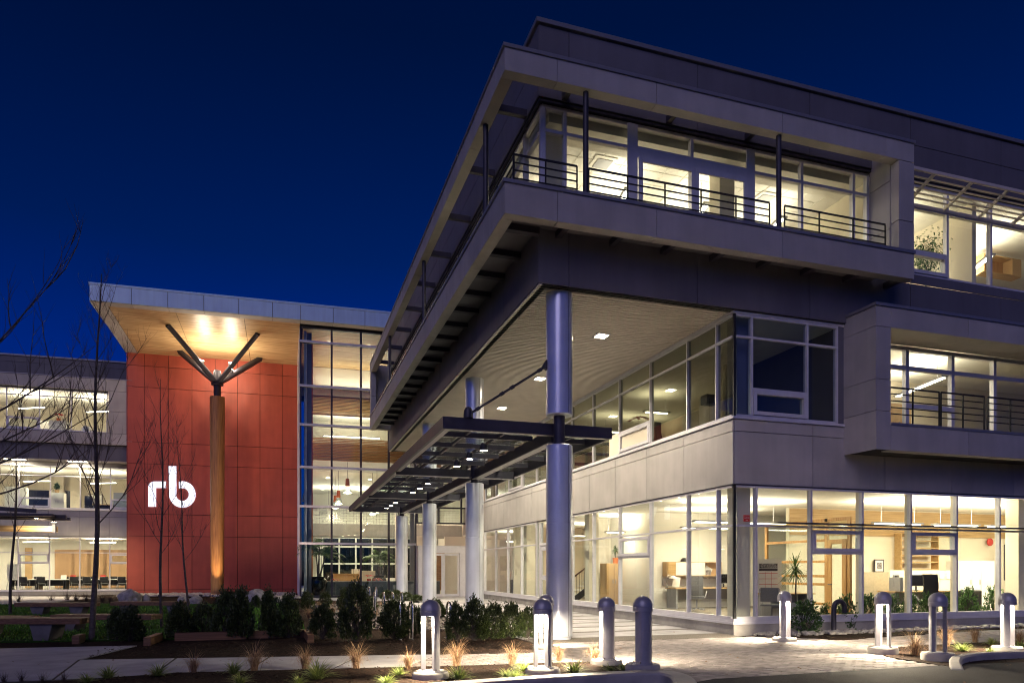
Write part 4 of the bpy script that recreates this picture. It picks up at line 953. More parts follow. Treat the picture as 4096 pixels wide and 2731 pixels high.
for i, (dx, dy, lab) in enumerate(((-.78, -.70, 'left uplight clamped on the tree column branch'), (.78, -.70, 'right uplight clamped on the tree column branch'), (-.75, .72, 'rear left uplight on the tree column branch'), (.75, .72, 'rear right uplight on the tree column branch'))):
    t = thing('branch_uplight', lab, 'spotlight', (TX+dx, TY+dy, 13.92), group='uplights on the tree column')
    MB().lathe([(.001, -.18), (.09, -.16), (.11, -.02), (.11, .02)], (0, 0, 0), 14).build('housing', 'steel', t); MB().lathe([(.001, .10), (.06, .085), (.09, .04), (.1, .02)], (0, 0, 0), 14).build('lens', 'l_spot', t)
    MB().bar((0, 0, -.17), (0, 0, -.3), .05, .05).build('bracket', 'steel', t)
    lamp('POINT', 'lamp', (0, 0, .17), 46, (1, .83, .60), .05, parent=t)
t = thing('ground_uplight', 'round ground uplight at the foot of the timber column', 'spotlight', (TX-.1, TY-1.25, 0))
MB().lathe([(.24, 0), (.24, .1), (.18, .12), (.18, .09)], (0, 0, 0), 18).build('rim', 'chrome', t); MB().lathe([(.001, .08), (.18, .08)], (0, 0, 0), 18).build('lens', 'l_spot', t)
lamp('SPOT', 'lamp', (0, 0, .15), 260, (1, .70, .36), .08, aim=(.1, .26, 1), spot=60, blend=.8, parent=t)
for i, (u, v, lab) in enumerate(((803, 2398, 'small ground spotlight glinting beside the brown boulder'), (640, 2400, 'added small ground spotlight left among the river stones, filling the red wall'), (1085, 2398, 'added unseen ground spotlight behind the big boulder, filling the red wall'))):  # first is a visible lamp; the other two are added wall fill
    p = onZ(u, v); t = thing('ground_spotlight', lab, 'spotlight', (p.x, p.y, 0)); MB().lathe([(.03, 0), (.03, .15), (.08, .17), (.1, .3), (.085, .3)], (0, 0, 0), 14).build('housing', 'steel', t); MB().lathe([(.001, .29), (.09, .29)], (0, 0, 0), 14).build('lens', 'l_spot', t)
    lamp('SPOT', 'lamp', (0, 0, .33), (230, 90, 360)[i], (1, .70, .50), .08, aim=(.0, .55, 1), spot=120, blend=.9, parent=t)
# illuminated letters on the red wall
sg = thing('wall_sign', 'glowing white letters rb mounted on the red wall', 'sign', tuple(onL(690, 1960, YR-.12)), world=True)
def wpt(px, py): q = onL(500+px*.2551, 1750+py*.2551, YR-.16); return q.x, q.z
def letter(outline, name):
    P = [wpt(*q) for q in outline]; n = len(P); mb = MB(shear); y0, y1 = YR-.17, YR-.05
    mb.add([(x, y0, z) for x, z in P], [tuple(range(n))]); fo = mb.build(name, 'l_sign', sg)
    m2 = MB(shear); m2.add([(x, y0, z) for x, z in P]+[(x, y1, z) for x, z in P], [(i, (i+1) % n, (i+1) % n+n, i+n) for i in range(n)]); m2.build('letter_side', 'l_side', fo)
rr_ = [(365, 1080), (365, 775)]+[(455-90*math.cos(a), 775-90*math.sin(a)) for a in spaced(0.1, PI/2, 8)]+[(640, 685), (640, 785), (485, 785), (485, 1080)]
letter(rr_, 'letter_r')
cxb, cyb, ro, ri = 900, 888, 207, 100
bo = [(685, 445), (805, 445), (805, 850)]+[(cxb+ri*math.cos(a), cyb-ri*math.sin(a)) for a in spaced(PI*1.02, PI*2.55, 30)]+[(845, 790), (845, 690)]+[(cxb+ro*math.cos(a), cyb-ro*math.sin(a)) for a in spaced(PI*2.55, PI*.99, 36)]
letter(bo, 'letter_b')

# ------------------------------------------------------------------ far wing at the left
wg = thing('office_wing', 'grey three storey office wing with lit window bands left of the red wall', 'building', (XRL, YWG, 0), world=True)
XW0, XW1 = -40.0, XRL+.3
def wp(name, m, *b, par=wg): return part(name, m, par, *b, xf=shear)
def wx(us): return [XL(u, YWG) for u in us]
wp('plinth', 'conc', (XW0, XW1, YWG-.05, YWG+.3, -.1, .2)); wp('window_sill', 'alu', (XW0, XW1, YWG-.08, YWG+.2, .205, .27))
def ext(l, to):
    d = l[1]-l[0]; l = list(l)
    while l[0] > to: l.insert(0, l[0]-d)
    return l
glaze(wg, 'y', YWG, ext(wx((72.7, 197.7, 319, 439)), -26)+[XW1], [.3, 2.66, 3.62], xf=shear)
for u0, u1 in ((72.7, 197.7), (439, 560)):
    a, b = wx((u0, u1)); sash(wg, 'y', YWG, a, b, 2.0, 2.58, xf=shear); wp('transom', 'alu', (a+.04, b-.04, YWG-.03, YWG+.12, 1.95, 2.0))
wp('wall', 'backing', (XW0, XW1, YWG+.03, YWG+.3, 3.7, 5.35)); panels(wg, 'y', YWG+.03, .06, ext(wx((195, 317, 437)), -28)+[XW1], [3.7, 4.95, 5.33], xf=shear)
wp('window_sill', 'white', (XW0, XW1, YWG-.1, YWG+.2, 5.34, 5.44))
glaze(wg, 'y', YWG, ext(wx((76.5, 201.5, 321, 442)), -26)+[XW1], [5.48, 7.5, 8.12], xf=shear)
for u0, u1 in ((76.5, 201.5), (442, 562)):
    a, b = wx((u0, u1)); sash(wg, 'y', YWG, a, b, 5.52, 6.12, xf=shear)
YW3 = YWG-1.0
wp('head_wall', 'panel', (XW0, XW1, YWG+.02, YWG+.3, 8.155, 8.395)); wp('soffit', 'panel', (XW0, XW1, YW3, YWG+.1, 8.4, 8.44)); wp('wall', 'backing', (XW0, XW1, YW3+.03, YW3+.3, 8.45, 9.4)); panels(wg, 'y', YW3+.03, .05, ext(wx((60, 175, 420)), -28)+[XW1], [8.44, 9.38], 'panel_dk', xf=shear)
x3r = XL(422, YW3-.4)
wp('wall', 'backing', (XW0, XW1, YW3+.0, YW3+.28, 9.4, 10.15), (XW0, XW1, YW3, YW3+.28, 12.75, 13.6), (x3r+.1, XW1, YW3, YW3+.28, 10.15, 12.75))
panels(wg, 'y', YW3, .3, ext([XL(120, YW3), x3r-.02], -28)+[XW1-.02], [9.42, 10.12], xf=shear); panels(wg, 'y', YW3, .3, ext([XL(120, YW3), x3r-.02], -28)+[XW1-.02], [12.78, 13.5], xf=shear)
panels(wg, 'y', YW3, .3, [x3r+.12, XW1-.02], [10.12, 11.5, 12.78], xf=shear)
wp('coping', 'coping', (XW0, XW1, YW3-.34, YW3+.1, 13.5, 13.56)); wp('window_sill', 'alu', (XW0, x3r+.1, YW3-.34, YW3+.1, 10.13, 10.18))
glaze(wg, 'y', YW3, ext(wx((51, 179, 303)), -26)+[x3r], [10.22, 12.3, 12.7], xf=shear)
a, b = wx((51, 179)); sash(wg, 'y', YW3, a, b, 10.25, 10.95, xf=shear)
wp('wall', 'backing', (XW0, XW1, YWG+.05, YWG+.3, 13.6, 15.0)); panels(wg, 'y', YWG+.05, .05, ext(wx((179, 420)), -28)+[XW1], [13.55, 14.55, 14.9], 'panel_dk', xf=shear); wp('parapet_coping', 'coping', (XW0, XW1, YWG-.06, YWG+.4, 14.92, 15.02))
wp('roof', 'backing', (XW0, XW1, YWG+.4, YWG+12, 14.7, 14.8))
# interior shells
for z0, z1, y0, back in ((.2, 3.66, YWG, 6.0), (5.2, 8.15, YWG, 6.5), (9.6, 12.9, YW3, 6.5)):
    wp('floor', 'carpet', (-28, XW1, y0+.2, y0+back, z0-.1, z0)); wp('ceiling', 'ceil', (-28, XW1, y0+.16, y0+back, z1, z1+.05))
    wp('interior_wall', 'cream' if z0 > 1 else 'white', (-28, XW1, y0+back, y0+back+.1, z0, z1)); wp('interior_wall', 'white', (XW1-.1, XW1, y0+.2, y0+back, z0, z1))
for i, x in enumerate(spaced(XL(215, YWG+5.8), XW1-.2, 6)[:-1]): wp('wall_board', 'peach', (x+.03, x+1.28, YWG+5.9, YWG+5.98, .3, 3.0))
wp('cupboard_door', 'maple', (XL(100, YWG+5.9), XL(128, YWG+5.9), YWG+5.9, YWG+5.98, .3, 3.1))
for x in (XL(235, YWG+6), XL(300, YWG+6)): wp('interior_column', 'cream', (x-.3, x+.3, YWG+6.0, YWG+6.45, 5.2, 8.15))
for a, b in ((20, 195), (215, 290)): wp('dark_window', 'screen', (XL(a, YWG+6.4), XL(b, YWG+6.4), YWG+6.42, YWG+6.46, 5.6, 7.2))
lamps = [(.2, 3.4, YWG+2.9, 100), (5.2, 7.4, YWG+2.9, 58), (9.6, 12.0, YW3+2.9, 60)]
fl = ['ground floor', 'middle floor', 'top floor']
for i, (z0, z, y, pw) in enumerate(lamps):
    for k, x in enumerate((-24.5, -19.5, -15.5, -11.6)):
        yy = y-SHR*(x-.89)
        strip_light(x-.9, yy, x+.9, yy-.9, z, f'strip light on the {fl[i]} of the left wing, {["far left", "left", "right", "rightmost"][k]} one', pw, .3, 'strip lights in the left wing', down=.3)
for u in (61, 312):
    p = onL(u, 1848, YWG-.5); q = shear((p.x, YWG-.55, 8.39)); t = thing('soffit_downlight', f'flat lit panel under the wing overhang, {"left" if u < 100 else "right"} one', 'downlight', q); MB().box(-.55, .55, -.12, .12, -.02, 0).build('lens', 'l_white', t); MB().box(-.6, .6, -.16, .16, -.012, .004).build('trim', 'alu', t)
    lamp('AREA', 'lamp', (0, 0, -.04), 22, (1, .86, .62), 1.0, .2, parent=t)
# small dark canopy with timber beam at the far left
YC = 44.5
kc = thing('side_canopy', 'stepped black steel canopy with timber beam at the left edge', 'canopy', tuple(onL(100, 2100, YC)), world=True)
def kp(name, m, u0, u1, v0, v1, y0, y1):
    a = onL(u0, v0, y0); b = onL(u1, v1, y0); part(name, m, kc, (a.x, b.x, y0, y1, b.z, a.z), xf=shear)
kp('upper_beam', 'steel', -260, 206, 2045, 2064, YC, YC+2.2); kp('middle_beam', 'steel', -260, 262, 2049, 2073, YC+.6, YC+.9); kp('lower_beam', 'steel', -260, 277, 2059, 2080, YC+1.6, YC+1.9)
kp('timber_beam', 'soffw', -260, 219, 2096, 2126, YC+2.4, YC+3.0); kp('beam_cap', 'steel', 209, 221, 2094, 2128, YC+2.2, YC+2.4)
MB(shear).bar(tuple(onL(-260, 2015, YC)), tuple(onL(145, 2043, YC)), .1, .22).build('sloping_rod', 'steel', kc)
for u, v, lab in ((142, 2072, 'left small spotlight under the stepped black canopy'), (215, 2087, 'right small spotlight under the stepped black canopy')):
    p = Vector(shear(onL(u, v, YC+1.0))); t = thing('small_spotlight', lab, 'spotlight', p); MB().lathe([(.001, .12), (.1, .1), (.14, 0)], (0, 0, 0), 14).build('housing', 'steel', t); MB().lathe([(.001, 0), (.13, 0)], (0, 0, 0), 14).build('lens', 'l_spot', t)
    lamp('SPOT', 'lamp', (0, 0, -.05), 200, (1, .8, .5), .08, aim=(0, .5, -1), spot=150, blend=.7, parent=t)
# ------------------------------------------------------------------ bollard lights
BR = .155
def wedge(c, half, tip, wt):
    return [(.14*math.cos(t), .14*math.sin(t)) for t in spaced(c-half, c+half, 10)]+([(-wt, tip), (wt, tip)] if c > 0 else [(wt, tip), (-wt, tip)])
me_blade = MB().prism(wedge(-PI/2, 1.0, -.03, .05), 0, .80).mesh('blade', 'boll')
me_post = MB().prism(wedge(PI/2, .42, .072, .008), 0, .80).mesh('post', 'boll')
me_cap = MB().lathe([(.10, .80), (BR, .80), (BR, .865), (BR-.006, .868), (BR-.006, .875), (BR, .878)]+[(BR*math.cos(a), .878+BR*1.06*math.sin(a)) for a in spaced(.05, PI/2, 9)], (0, 0, 0), 28).mesh('cap', 'boll')
me_lens = MB().lathe([(.001, .797), (.115, .797)], (0, 0, 0), 24).mesh('lens', 'l_boll')
me_lens0 = MB().lathe([(.001, .797), (.115, .797)], (0, 0, 0), 24).mesh('lens', 'greym')
me_plate = MB().lathe([(.165, -.02), (.165, -.004), (.155, .0), (.001, .0)], (0, 0, 0), 24).mesh('base_plate', 'boll')
def bollard(u, vb, vt, ang, label, lit=True):
    g_ = onZ(u, vb); t_ = (g_-Vector((0, 0, EYE))).length
    a, b, c = ray(u, vb); tt = -EYE/c; H = (vb-vt)/F*tt
    s = 1.0; zb = max(.03, H-1.045)
    bl_ = thing('bollard_light', label, 'bollard', (g_.x, g_.y, 0), ang, 'domed bollard lights')
    MB().lathe([(.27, -.05), (.27, max(zb-.05, .0)), (.25, zb-.012), (.22, zb-.02), (.001, zb-.02)], (0, 0, 0), 26).build('concrete_base', 'conc', bl_)
    for nm, me in (('base_plate', me_plate), ('blade', me_blade), ('post', me_post), ('cap', me_cap), ('lens', me_lens if lit else me_lens0)): obj(nm, me, bl_, (0, 0, zb))
    for k in range(4):
        q = PI/4+k*PI/2; obj('anchor_bolt', me_bolt, bl_, (.14*math.cos(q), .14*math.sin(q), zb))
    if lit:
        o = lamp('SPOT', 'lamp', (0, .014, zb+.785), 320, (1, .84, .58), .06, spot=172, blend=.25, parent=bl_)
    return bl_
me_bolt = MB().tube([(0, 0, 0), (0, 0, .03)], .009, 6).mesh('anchor_bolt', 'chrome')
def face(deg): return -TH+math.radians(deg)       # 0: open side away from the camera, 180: towards it, 90: to the left
bollard(1722, 2712, 2395, face(86), 'lit bollard light nearest the camera, left of the pavement bed')
bollard(2171, 2697, 2390, face(90), 'lit bollard light in front of the tall blue column')
bollard(2184, 2592, 2373, face(60), 'bollard light half hidden behind a lit one by the tall column')
bollard(2425, 2655, 2384, face(24), 'dark sided bollard right of the tall column with one glowing edge')
bollard(2571, 2688, 2380, face(22), 'unlit bollard with plain dark back near the kerb nose', False)
bollard(3138, 2561, 2360, face(150), 'lit bollard at the corner of the office by the river stones')
bollard(3532, 2612, 2363, face(-138), 'lit bollard standing left of the unlit one by the right bed')
bollard(3752, 2640, 2367, face(-132), 'unlit bollard with open slot in front of the right bed', False)
bollard(4029, 2604, 2367, face(142), 'brightly lit bollard at the right edge of the picture')

# ------------------------------------------------------------------ benches
def bench(u0, u1, v, hz, deep, label, sup):
    a = onZ(u0, v, hz); b = onZ(u1, v, hz); d = b-a; L = d.length; ang = math.atan2(d.y, d.x)
    t = thing('timber_bench', label, 'bench', (a.x, a.y, 0), ang, 'low timber benches on the lawn')
    n = 5
    for i in range(n): MB().bevbox(0, L, i*deep/n+.006, (i+1)*deep/n-.006, hz-.13, hz, .008).build('seat_beam', 'bench', t)
    for q in sup:
        x = q*L; mb = MB(); y0, y1 = .06, deep-.06
        mb.add([(x-.16, y0, -.02), (x+.16, y0, -.02), (x+.16, y1, -.02), (x-.16, y1, -.02), (x-.26, y0, hz-.135), (x+.26, y0, hz-.135), (x+.26, y1, hz-.135), (x-.26, y1, hz-.135)], [(0, 3, 2, 1), (4, 5, 6, 7), (0, 1, 5, 4), (1, 2, 6, 5), (2, 3, 7, 6), (3, 0, 4, 7)])
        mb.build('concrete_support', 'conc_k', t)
bench(-420, 318, 2472, .5, .62, 'nearest timber bench at the left edge', (.3, .78))
bench(200, 604, 2458, .42, .6, 'timber bench behind the large young tree', (.15, .72))
bench(56, 368, 2410, .42, .5, 'far timber bench left of the large young tree', (.28, .78))
bench(440, 734, 2406, .42, .5, 'far timber bench in front of the boulders', (.2, .85))
bench(-250, 104, 2465, .46, .5, 'short piece of bench showing behind the nearest bench', (.5,))

# ------------------------------------------------------------------ bicycle hoops
me_hoop = None
def hoop_pts(w=.34, h=.85, r=.15):
    return [(0, -w/2, 0), (0, -w/2, h-r)]+[(0, -w/2+r-r*math.cos(a), h-r+r*math.sin(a)) for a in spaced(.2, PI/2, 5)]+[(0, w/2-r+r*math.sin(a), h-r+r*math.cos(a)) for a in spaced(0, PI/2-.2, 5)]+[(0, w/2, h-r), (0, w/2, 0)]
me_hoop = MB().tube(hoop_pts(), .024, 10).mesh('hoop', 'chrome'); me_flange = MB().lathe([(.07, .0), (.07, .012), (.03, .014)], (0, 0, 0), 14).mesh('foot', 'chrome')
rows = [('back', 2348, (1390, 1419, 1448, 1476.5, 1504)), ('middle', 2369, (1460, 1497, 1534, 1570, 1605)), ('front', 2406, (1594.6, 1644, 1796))]
ordn = ['first', 'second', 'third', 'fourth', 'fifth']
for rn, v, us in rows:
    for i, u in enumerate(us):
        p = onZ(u, v, .85); t = thing('bicycle_hoop', f'{ordn[i]} steel bicycle hoop from the left in the {rn} row', 'bike rack', (p.x, p.y, 0), .06, 'stainless bicycle hoops by the entrance')
        obj('hoop', me_hoop, t); obj('foot', me_flange, t, (0, -.17, 0)); obj('foot', me_flange, t, (0, .17, 0))
# dark bent vent pipe
p = onZ(3335, 2528); t = tag(MB().tube([(p.x, p.y, -.05), (p.x, p.y, .62)]+[(p.x+.17-.17*math.cos(a), p.y, .62+.17*math.sin(a)) for a in spaced(.3, PI-.2, 9)]+[(p.x+.34, p.y, .5)], .062, 14).build('vent_pipe', 'steel'), 'dark bent pipe rising among the shrubs below the window', 'pipe')

# ------------------------------------------------------------------ boulders
def boulder(u, v, wpx, hpx, label, i):
    g_ = onZ(u, v); t = EYE/(-ray(u, v)[2]); w_ = wpx/F*t/2; h_ = hpx/F*t
    rr = random.Random(i*7+3); mb = MB(); nu, nv = 18, 10; vs = []
    ph = [rr.uniform(0, 6) for _ in range(6)]
    for j in range(nv+1):
        th = PI*j/nv*.62
        for k in range(nu):
            a = 2*PI*k/nu
            f = 1+.13*math.sin(2*a+ph[0])+.08*math.sin(3*a+ph[1]+2*th)+.06*math.sin(5*th+ph[2])+.04*math.sin(5*a+ph[3]+3*th)
            vs.append((w_*f*math.sin(th)*1.02*math.cos(a), w_*.8*f*math.sin(th)*math.sin(a), h_*(math.cos(th)+.36)/1.36*(1+.07*math.sin(2*a+ph[4]))-.03))
    mb.add(vs, [(j*nu+k, (j+1)*nu+k, (j+1)*nu+(k+1) % nu, j*nu+(k+1) % nu) for j in range(nv) for k in range(nu)], True)
    tag(obj('boulder', mb.mesh('boulder', 'boulder'), None, (g_.x, g_.y+w_*.5, 0)), label, 'boulder', 'granite boulders along the red wall')
for i, q in enumerate(((515, 2404, 80, 50, 'largest left boulder at the corner of the red wall'), (541, 2404, 22, 16, 'small stone leaning on the largest left boulder'), (583, 2402, 32, 30, 'upright egg shaped boulder right of the left corner'), (731, 2408, 50, 30, 'boulder just left of the slim tree trunk'), (784, 2411, 46, 32, 'brown boulder right of the slim tree trunk'), (950, 2404, 46, 27, 'low boulder between the timber column and the big boulder'), (1029, 2407, 84, 52, 'big two humped boulder right of the timber column'), (1131, 2386, 36, 20, 'pale boulder among the white stones'), (1114, 2404, 42, 22, 'flat boulder right of the big boulder'))):
    boulder(*q, i)

# ------------------------------------------------------------------ plants
def shrub_mesh(seed, n, lw, ll, shape=1.0, m='leaf'):
    """unit shrub: height 1, radius .5; leaves in clumps with gaps"""
    r = random.Random(seed); mb = MB()
    tips = []
    for _ in range(80):
        a = r.uniform(0, 2*PI); h = r.uniform(.06, 1.0); rad = .5*(math.sin(PI*min(.97, h*.60+.27))**.8)*r.uniform(.3, 1.0)**.6*shape
        tips.append(Vector((rad*math.cos(a), rad*math.sin(a), h*(.92+.1*r.random()))))
    for _ in range(10): a = r.uniform(0, 6.28); q = r.uniform(0, .3); tips.append(Vector((q*math.cos(a), q*math.sin(a), r.uniform(.95, 1.12))))
    for i in range(n):
        c = r.choice(tips); p = c+Vector((r.gauss(0, .055), r.gauss(0, .055), r.gauss(0, .07)))
        if p.z < .03: p.z = .03+r.random()*.1
        d = Vector((p.x+r.gauss(0, .3), p.y+r.gauss(0, .3), .35+r.gauss(0, .35))).normalized(); l = ll*r.uniform(.6, 1.25); s = d.cross(Vector((r.gauss(0, 1), r.gauss(0, 1), r.gauss(0, 1)))).normalized()*lw*r.uniform(.7, 1.2)
        up = d.cross(s).normalized()*lw*.35
        mb.add([p, p+d*l*.5+s+up, p+d*l, p+d*l*.5-s+up], [(0, 1, 2), (0, 2, 3)])
    st = MB()
    for c in tips[::2]: st.tube([(c.x*.08, c.y*.08, -.02), (c.x*.45, c.y*.45, c.z*.5), tuple(c)], [.014, .009, .003], 4, False)
    return mb.mesh('foliage', m), st.mesh('stems', 'bark')
SH = [shrub_mesh(s, 4200, .028, .085, 1.15) for s in (1, 2, 3, 4)]
LA = [shrub_mesh(s, 800, .036, .14, 1.0, 'leafb') for s in (11, 12, 13)]
def plant(name, kinds, u, v, top, wpx, label, cat, group, i):
    g_ = onZ(u, v); t = EYE/(-ray(u, v)[2]); h_ = (v-top)/F*t; w_ = wpx/F*t
    th_ = thing(name, label, cat, (g_.x, g_.y, 0), R.uniform(0, 6.28), group); k = kinds[i % len(kinds)]
    th_.scale = (w_*R.uniform(.95, 1.2), w_*R.uniform(.95, 1.25), h_*R.uniform(.92, 1.06))
    obj('foliage', k[0], th_); obj('stems', k[1], th_)
dark = [(725, 2550, 2424, 84, 'leftmost of the dark clipped shrubs on the lawn edge'), (815, 2545, 2432, 84, 'dark shrub second from the left before the lawn'), (908, 2548, 2374, 78, 'tall dark shrub reaching up to the gravel under the timber column'), (963, 2549, 2392, 84, 'dark shrub right of the tallest one on the lawn edge'), (1022, 2430, 2386, 38, 'small dark shrub in front of the big two humped boulder'), (1078, 2546, 2384, 76, 'dark shrub in the middle of the lawn corner'), (1154, 2546, 2389, 74, 'dark shrub at the right end of the lawn'),
        (520, 2560, 2440, 84, 'loose dark shrub beside the bench end'), (1290, 2552, 2428, 98, 'round dark shrub right of the lawn corner timber'), (1425, 2560, 2376, 116, 'tall bushy dark shrub left of the nearest bollard'), (1577, 2552, 2410, 102, 'dark shrub behind the nearest bollard on its left'), (1655, 2540, 2440, 70, 'small dark shrub directly behind the nearest bollard'), (1826, 2556, 2424, 74, 'dark shrub right of the nearest bollard'), (1900, 2557, 2418, 88, 'pointed dark shrub below the second column'), (1975, 2552, 2436, 80, 'dark hedge shrub second right of the second column'), (2050, 2552, 2434, 78, 'dark hedge shrub left of the lit bollard by the tall column'), (2108, 2550, 2446, 66, 'last dark hedge shrub touching the lit bollard'),
        (1548, 2395, 2362, 40, 'far green shrub left of the entrance hoops'), (1585, 2396, 2364, 40, 'far green shrub by the entrance pavement'), (1625, 2402, 2372, 44, 'far green shrub in front of the rear columns'), (1672, 2408, 2382, 50, 'far green shrub below the third column'), (1230, 2440, 2380, 46, 'brownish shrub at the lobby glass corner'), (1300, 2425, 2376, 44, 'brownish shrub below the potted palm'), (1380, 2440, 2370, 50, 'shrub between palm pot and bicycle hoops'), (1470, 2440, 2384, 58, 'shrub inside the group of bicycle hoops'), (1740, 2470, 2410, 70, 'shrub beside the right bicycle hoop'), (470, 2556, 2450, 60, 'thin dark shrub left of the dark row')]
for i, (u, v, tp, w_, lab) in enumerate(dark): plant('evergreen_shrub', SH, u, v, tp, w_, lab, 'shrub', 'dark evergreen shrubs', i)
laur = [(3221, 2531, 2424, 96, 'bright laurel shrub just right of the corner bollard'), (3300, 2520, 2428, 56, 'laurel shrub left of the bent pipe'), (3382, 2520, 2408, 76, 'laurel shrub right of the bent pipe'), (3474, 2514, 2392, 64, 'laurel shrub left of the second right bollard'), (3572, 2508, 2396, 56, 'laurel shrub right of the second right bollard'), (3640, 2507, 2390, 62, 'laurel shrub below the dark opening sash'), (3712, 2498, 2396, 58, 'laurel shrub behind the unlit bollard'), (3805, 2494, 2384, 60, 'laurel shrub right of the unlit bollard'), (3868, 2492, 2380, 72, 'laurel shrub in front of the black case'), (3975, 2485, 2372, 60, 'laurel shrub left of the rightmost bollard'), (4072, 2480, 2380, 60, 'laurel shrub cut by the right edge of the picture')]
for i, (u, v, tp, w_, lab) in enumerate(laur): plant('laurel_shrub', LA, u, v, tp, w_, lab, 'shrub', 'laurel shrubs along the office', i)

def tuft(seed, n, m, t0, bend, wd):
    """fountain of blades, each leaning by t0 and bending over along its length"""
    r = random.Random(seed); mb = MB()
    for _ in range(n):
        a = r.uniform(0, 2*PI); l = r.uniform(.55, 1.15); th0 = r.uniform(*t0); kb = r.uniform(*bend); p = Vector((r.gauss(0, .05), r.gauss(0, .05), 0)); pts = [p.copy()]; wob = r.gauss(0, .25)
        for k in range(8):
            th = th0+kb*((k+1)/8)**1.6; az = a+wob*k/8
            p = p+Vector((math.cos(az)*math.sin(th), math.sin(az)*math.sin(th), math.cos(th)))*l/8; pts.append(Vector((p.x, p.y, max(p.z, .0))))
        mb.blade(pts, wd*r.uniform(.6, 1.3), (-math.sin(a), math.cos(a), 0))
    zm = max(p[2] for p in mb.v); rm = sorted(math.hypot(p[0], p[1]) for p in mb.v)[int(len(mb.v)*.93)]
    mb.v = [(p[0]/rm*.5, p[1]/rm*.5, p[2]/zm) for p in mb.v]      # height 1, width 1
    return mb.mesh('blades', m)
ST = [tuft(s, 210, 'straw', (0, .35), (.9, 2.9), .016) for s in (21, 22, 23)]
SG = [tuft(s, 150, 'sedge', (.15, 1.0), (.4, 1.3), .05) for s in (31, 32, 33)]
WD = [tuft(s, 70, 'weed', (.0, .6), (-.1, .4), .014) for s in (41, 42)]
def grass(name, kinds, u, v, hpx, wf, label, group, i):
    g_ = onZ(u, v); t = EYE/(-ray(u, v)[2]); h_ = hpx/F*t
    o = obj(name, kinds[i % len(kinds)], None, (g_.x, g_.y, -.01), (0, 0, R.uniform(0, 6.28)), (h_*wf, h_*wf, h_)); tag(o, label, 'grass', group)
for i, (u, v, h_, lab) in enumerate(((775, 2690, 100, 'dry grass clump low at the left foreground'), (1019, 2682, 130, 'tall dark dry grass left of the pavement joint'), (1220, 2676, 112, 'dry grass clump behind the large sedge tuft'), (1425, 2674, 120, 'slim dry grass clump left of the nearest bollard'), (1634, 2677, 100, 'bright dry grass touching the nearest bollard on its left'), (1825, 2664, 124, 'arching dry grass right of the nearest bollard'), (2049, 2660, 105, 'orange dry grass left of the bollard by the tall column'), (2236, 2642, 90, 'orange dry grass at the foot of the tall column'), (2381, 2650, 100, 'dry grass left of the dark sided bollard'), (3659, 2622, 118, 'yellow dry grass between the two right bollards'), (3785, 2585, 110, 'pale dry grass seen behind the unlit bollard'), (3900, 2566, 78, 'pale dry grass right of the unlit bollard'), (4078, 2572, 80, 'dry grass at the right picture edge'))):
    grass('dry_grass_clump', ST, u, v, h_*1.1, 1.0, lab, 'dry ornamental grasses', i)
for i, (u, v, h_) in enumerate(((1235, 2470, 62), (1330, 2462, 58), (1420, 2455, 54), (1500, 2470, 50), (1280, 2430, 40), (1530, 2430, 40))):
    grass('dry_grass_clump', ST, u, v, h_, 1.1, f'brown grass clump in the bed by the hoops, {ordn[i] if i < 5 else "last"} from the lawn corner', 'brown grasses in the hoop bed', i)
for i, (u, v, h_, lab) in enumerate(((431, 2712, 54, 'sedge tuft in the dark left foreground'), (348, 2729, 46, 'sedge tuft nearest the bottom left corner'), (631, 2703, 58, 'wide sedge tuft in front of the left pavement'), (936, 2695, 56, 'sedge tuft right of the low dry clump'), (962, 2733, 50, 'sedge tuft on the bottom edge below the tall dark grass'), (1268, 2716, 80, 'largest sedge tuft in front of the pavement'), (1194, 2735, 44, 'sedge tuft on the bottom edge left of the largest'), (1546, 2735, 46, 'pale sedge tuft left of the nearest bollard foot'), (1594, 2700, 40, 'dark sedge tuft under the bright dry grass'), (1834, 2716, 58, 'striped sedge tuft right of the nearest bollard foot'), (2025, 2708, 42, 'sedge tuft between the two lit bollards'), (2060, 2712, 42, 'low sedge tuft close to the second lit bollard'), (2095, 2684, 46, 'upright sedge tuft behind the second lit bollard'), (2294, 2693, 62, 'broad green tuft between the two lit pairs of bollards'), (2442, 2683, 34, 'flat sedge tuft at the foot of the dark sided bollard'), (2494, 2680, 34, 'flat sedge tuft right of the dark sided bollard'), (3850, 2605, 44, 'sedge tuft behind the right kerb'), (3962, 2611, 28, 'low bright sedge tuft near the right kerb'), (3968, 2578, 34, 'sedge tuft left of the rightmost bollard'), (4085, 2590, 36, 'sedge tuft right of the rightmost bollard'))):
    grass('sedge_tuft', SG, u, v, h_*1.15, 1.9, lab, 'striped sedge tufts', i)
for i, (u, v, h_, lab) in enumerate(((15, 2725, 50, 'dead flower stems in the bottom left corner'), (85, 2722, 52, 'dead flower stems second from the left edge'), (170, 2722, 50, 'dead flower stems right of the corner ones'), (255, 2718, 48, 'dark weed beside the left sedge'))):
    grass('dead_stems', WD, u, v, h_, 1.0, lab, 'dead stems in the left corner', i)
for i, (u, v, h_, lab) in enumerate(((75, 2405, 40, 'bare twiggy shrub left below the wing'), (268, 2398, 44, 'bare twiggy shrub in front of the lit path'), (305, 2400, 42, 'bare twiggy shrub right of the lit path'), (345, 2404, 44, 'bare twiggy shrub behind the large trunk'), (410, 2404, 46, 'bare twiggy shrub right of the large trunk'), (440, 2408, 40, 'bare twiggy shrub near the left corner boulder'), (205, 2400, 34, 'small bare twiggy shrub on the lit path'))):
    grass('twiggy_shrub', WD, u, v, h_, 1.1, lab, 'bare twiggy shrubs by the wing', i)

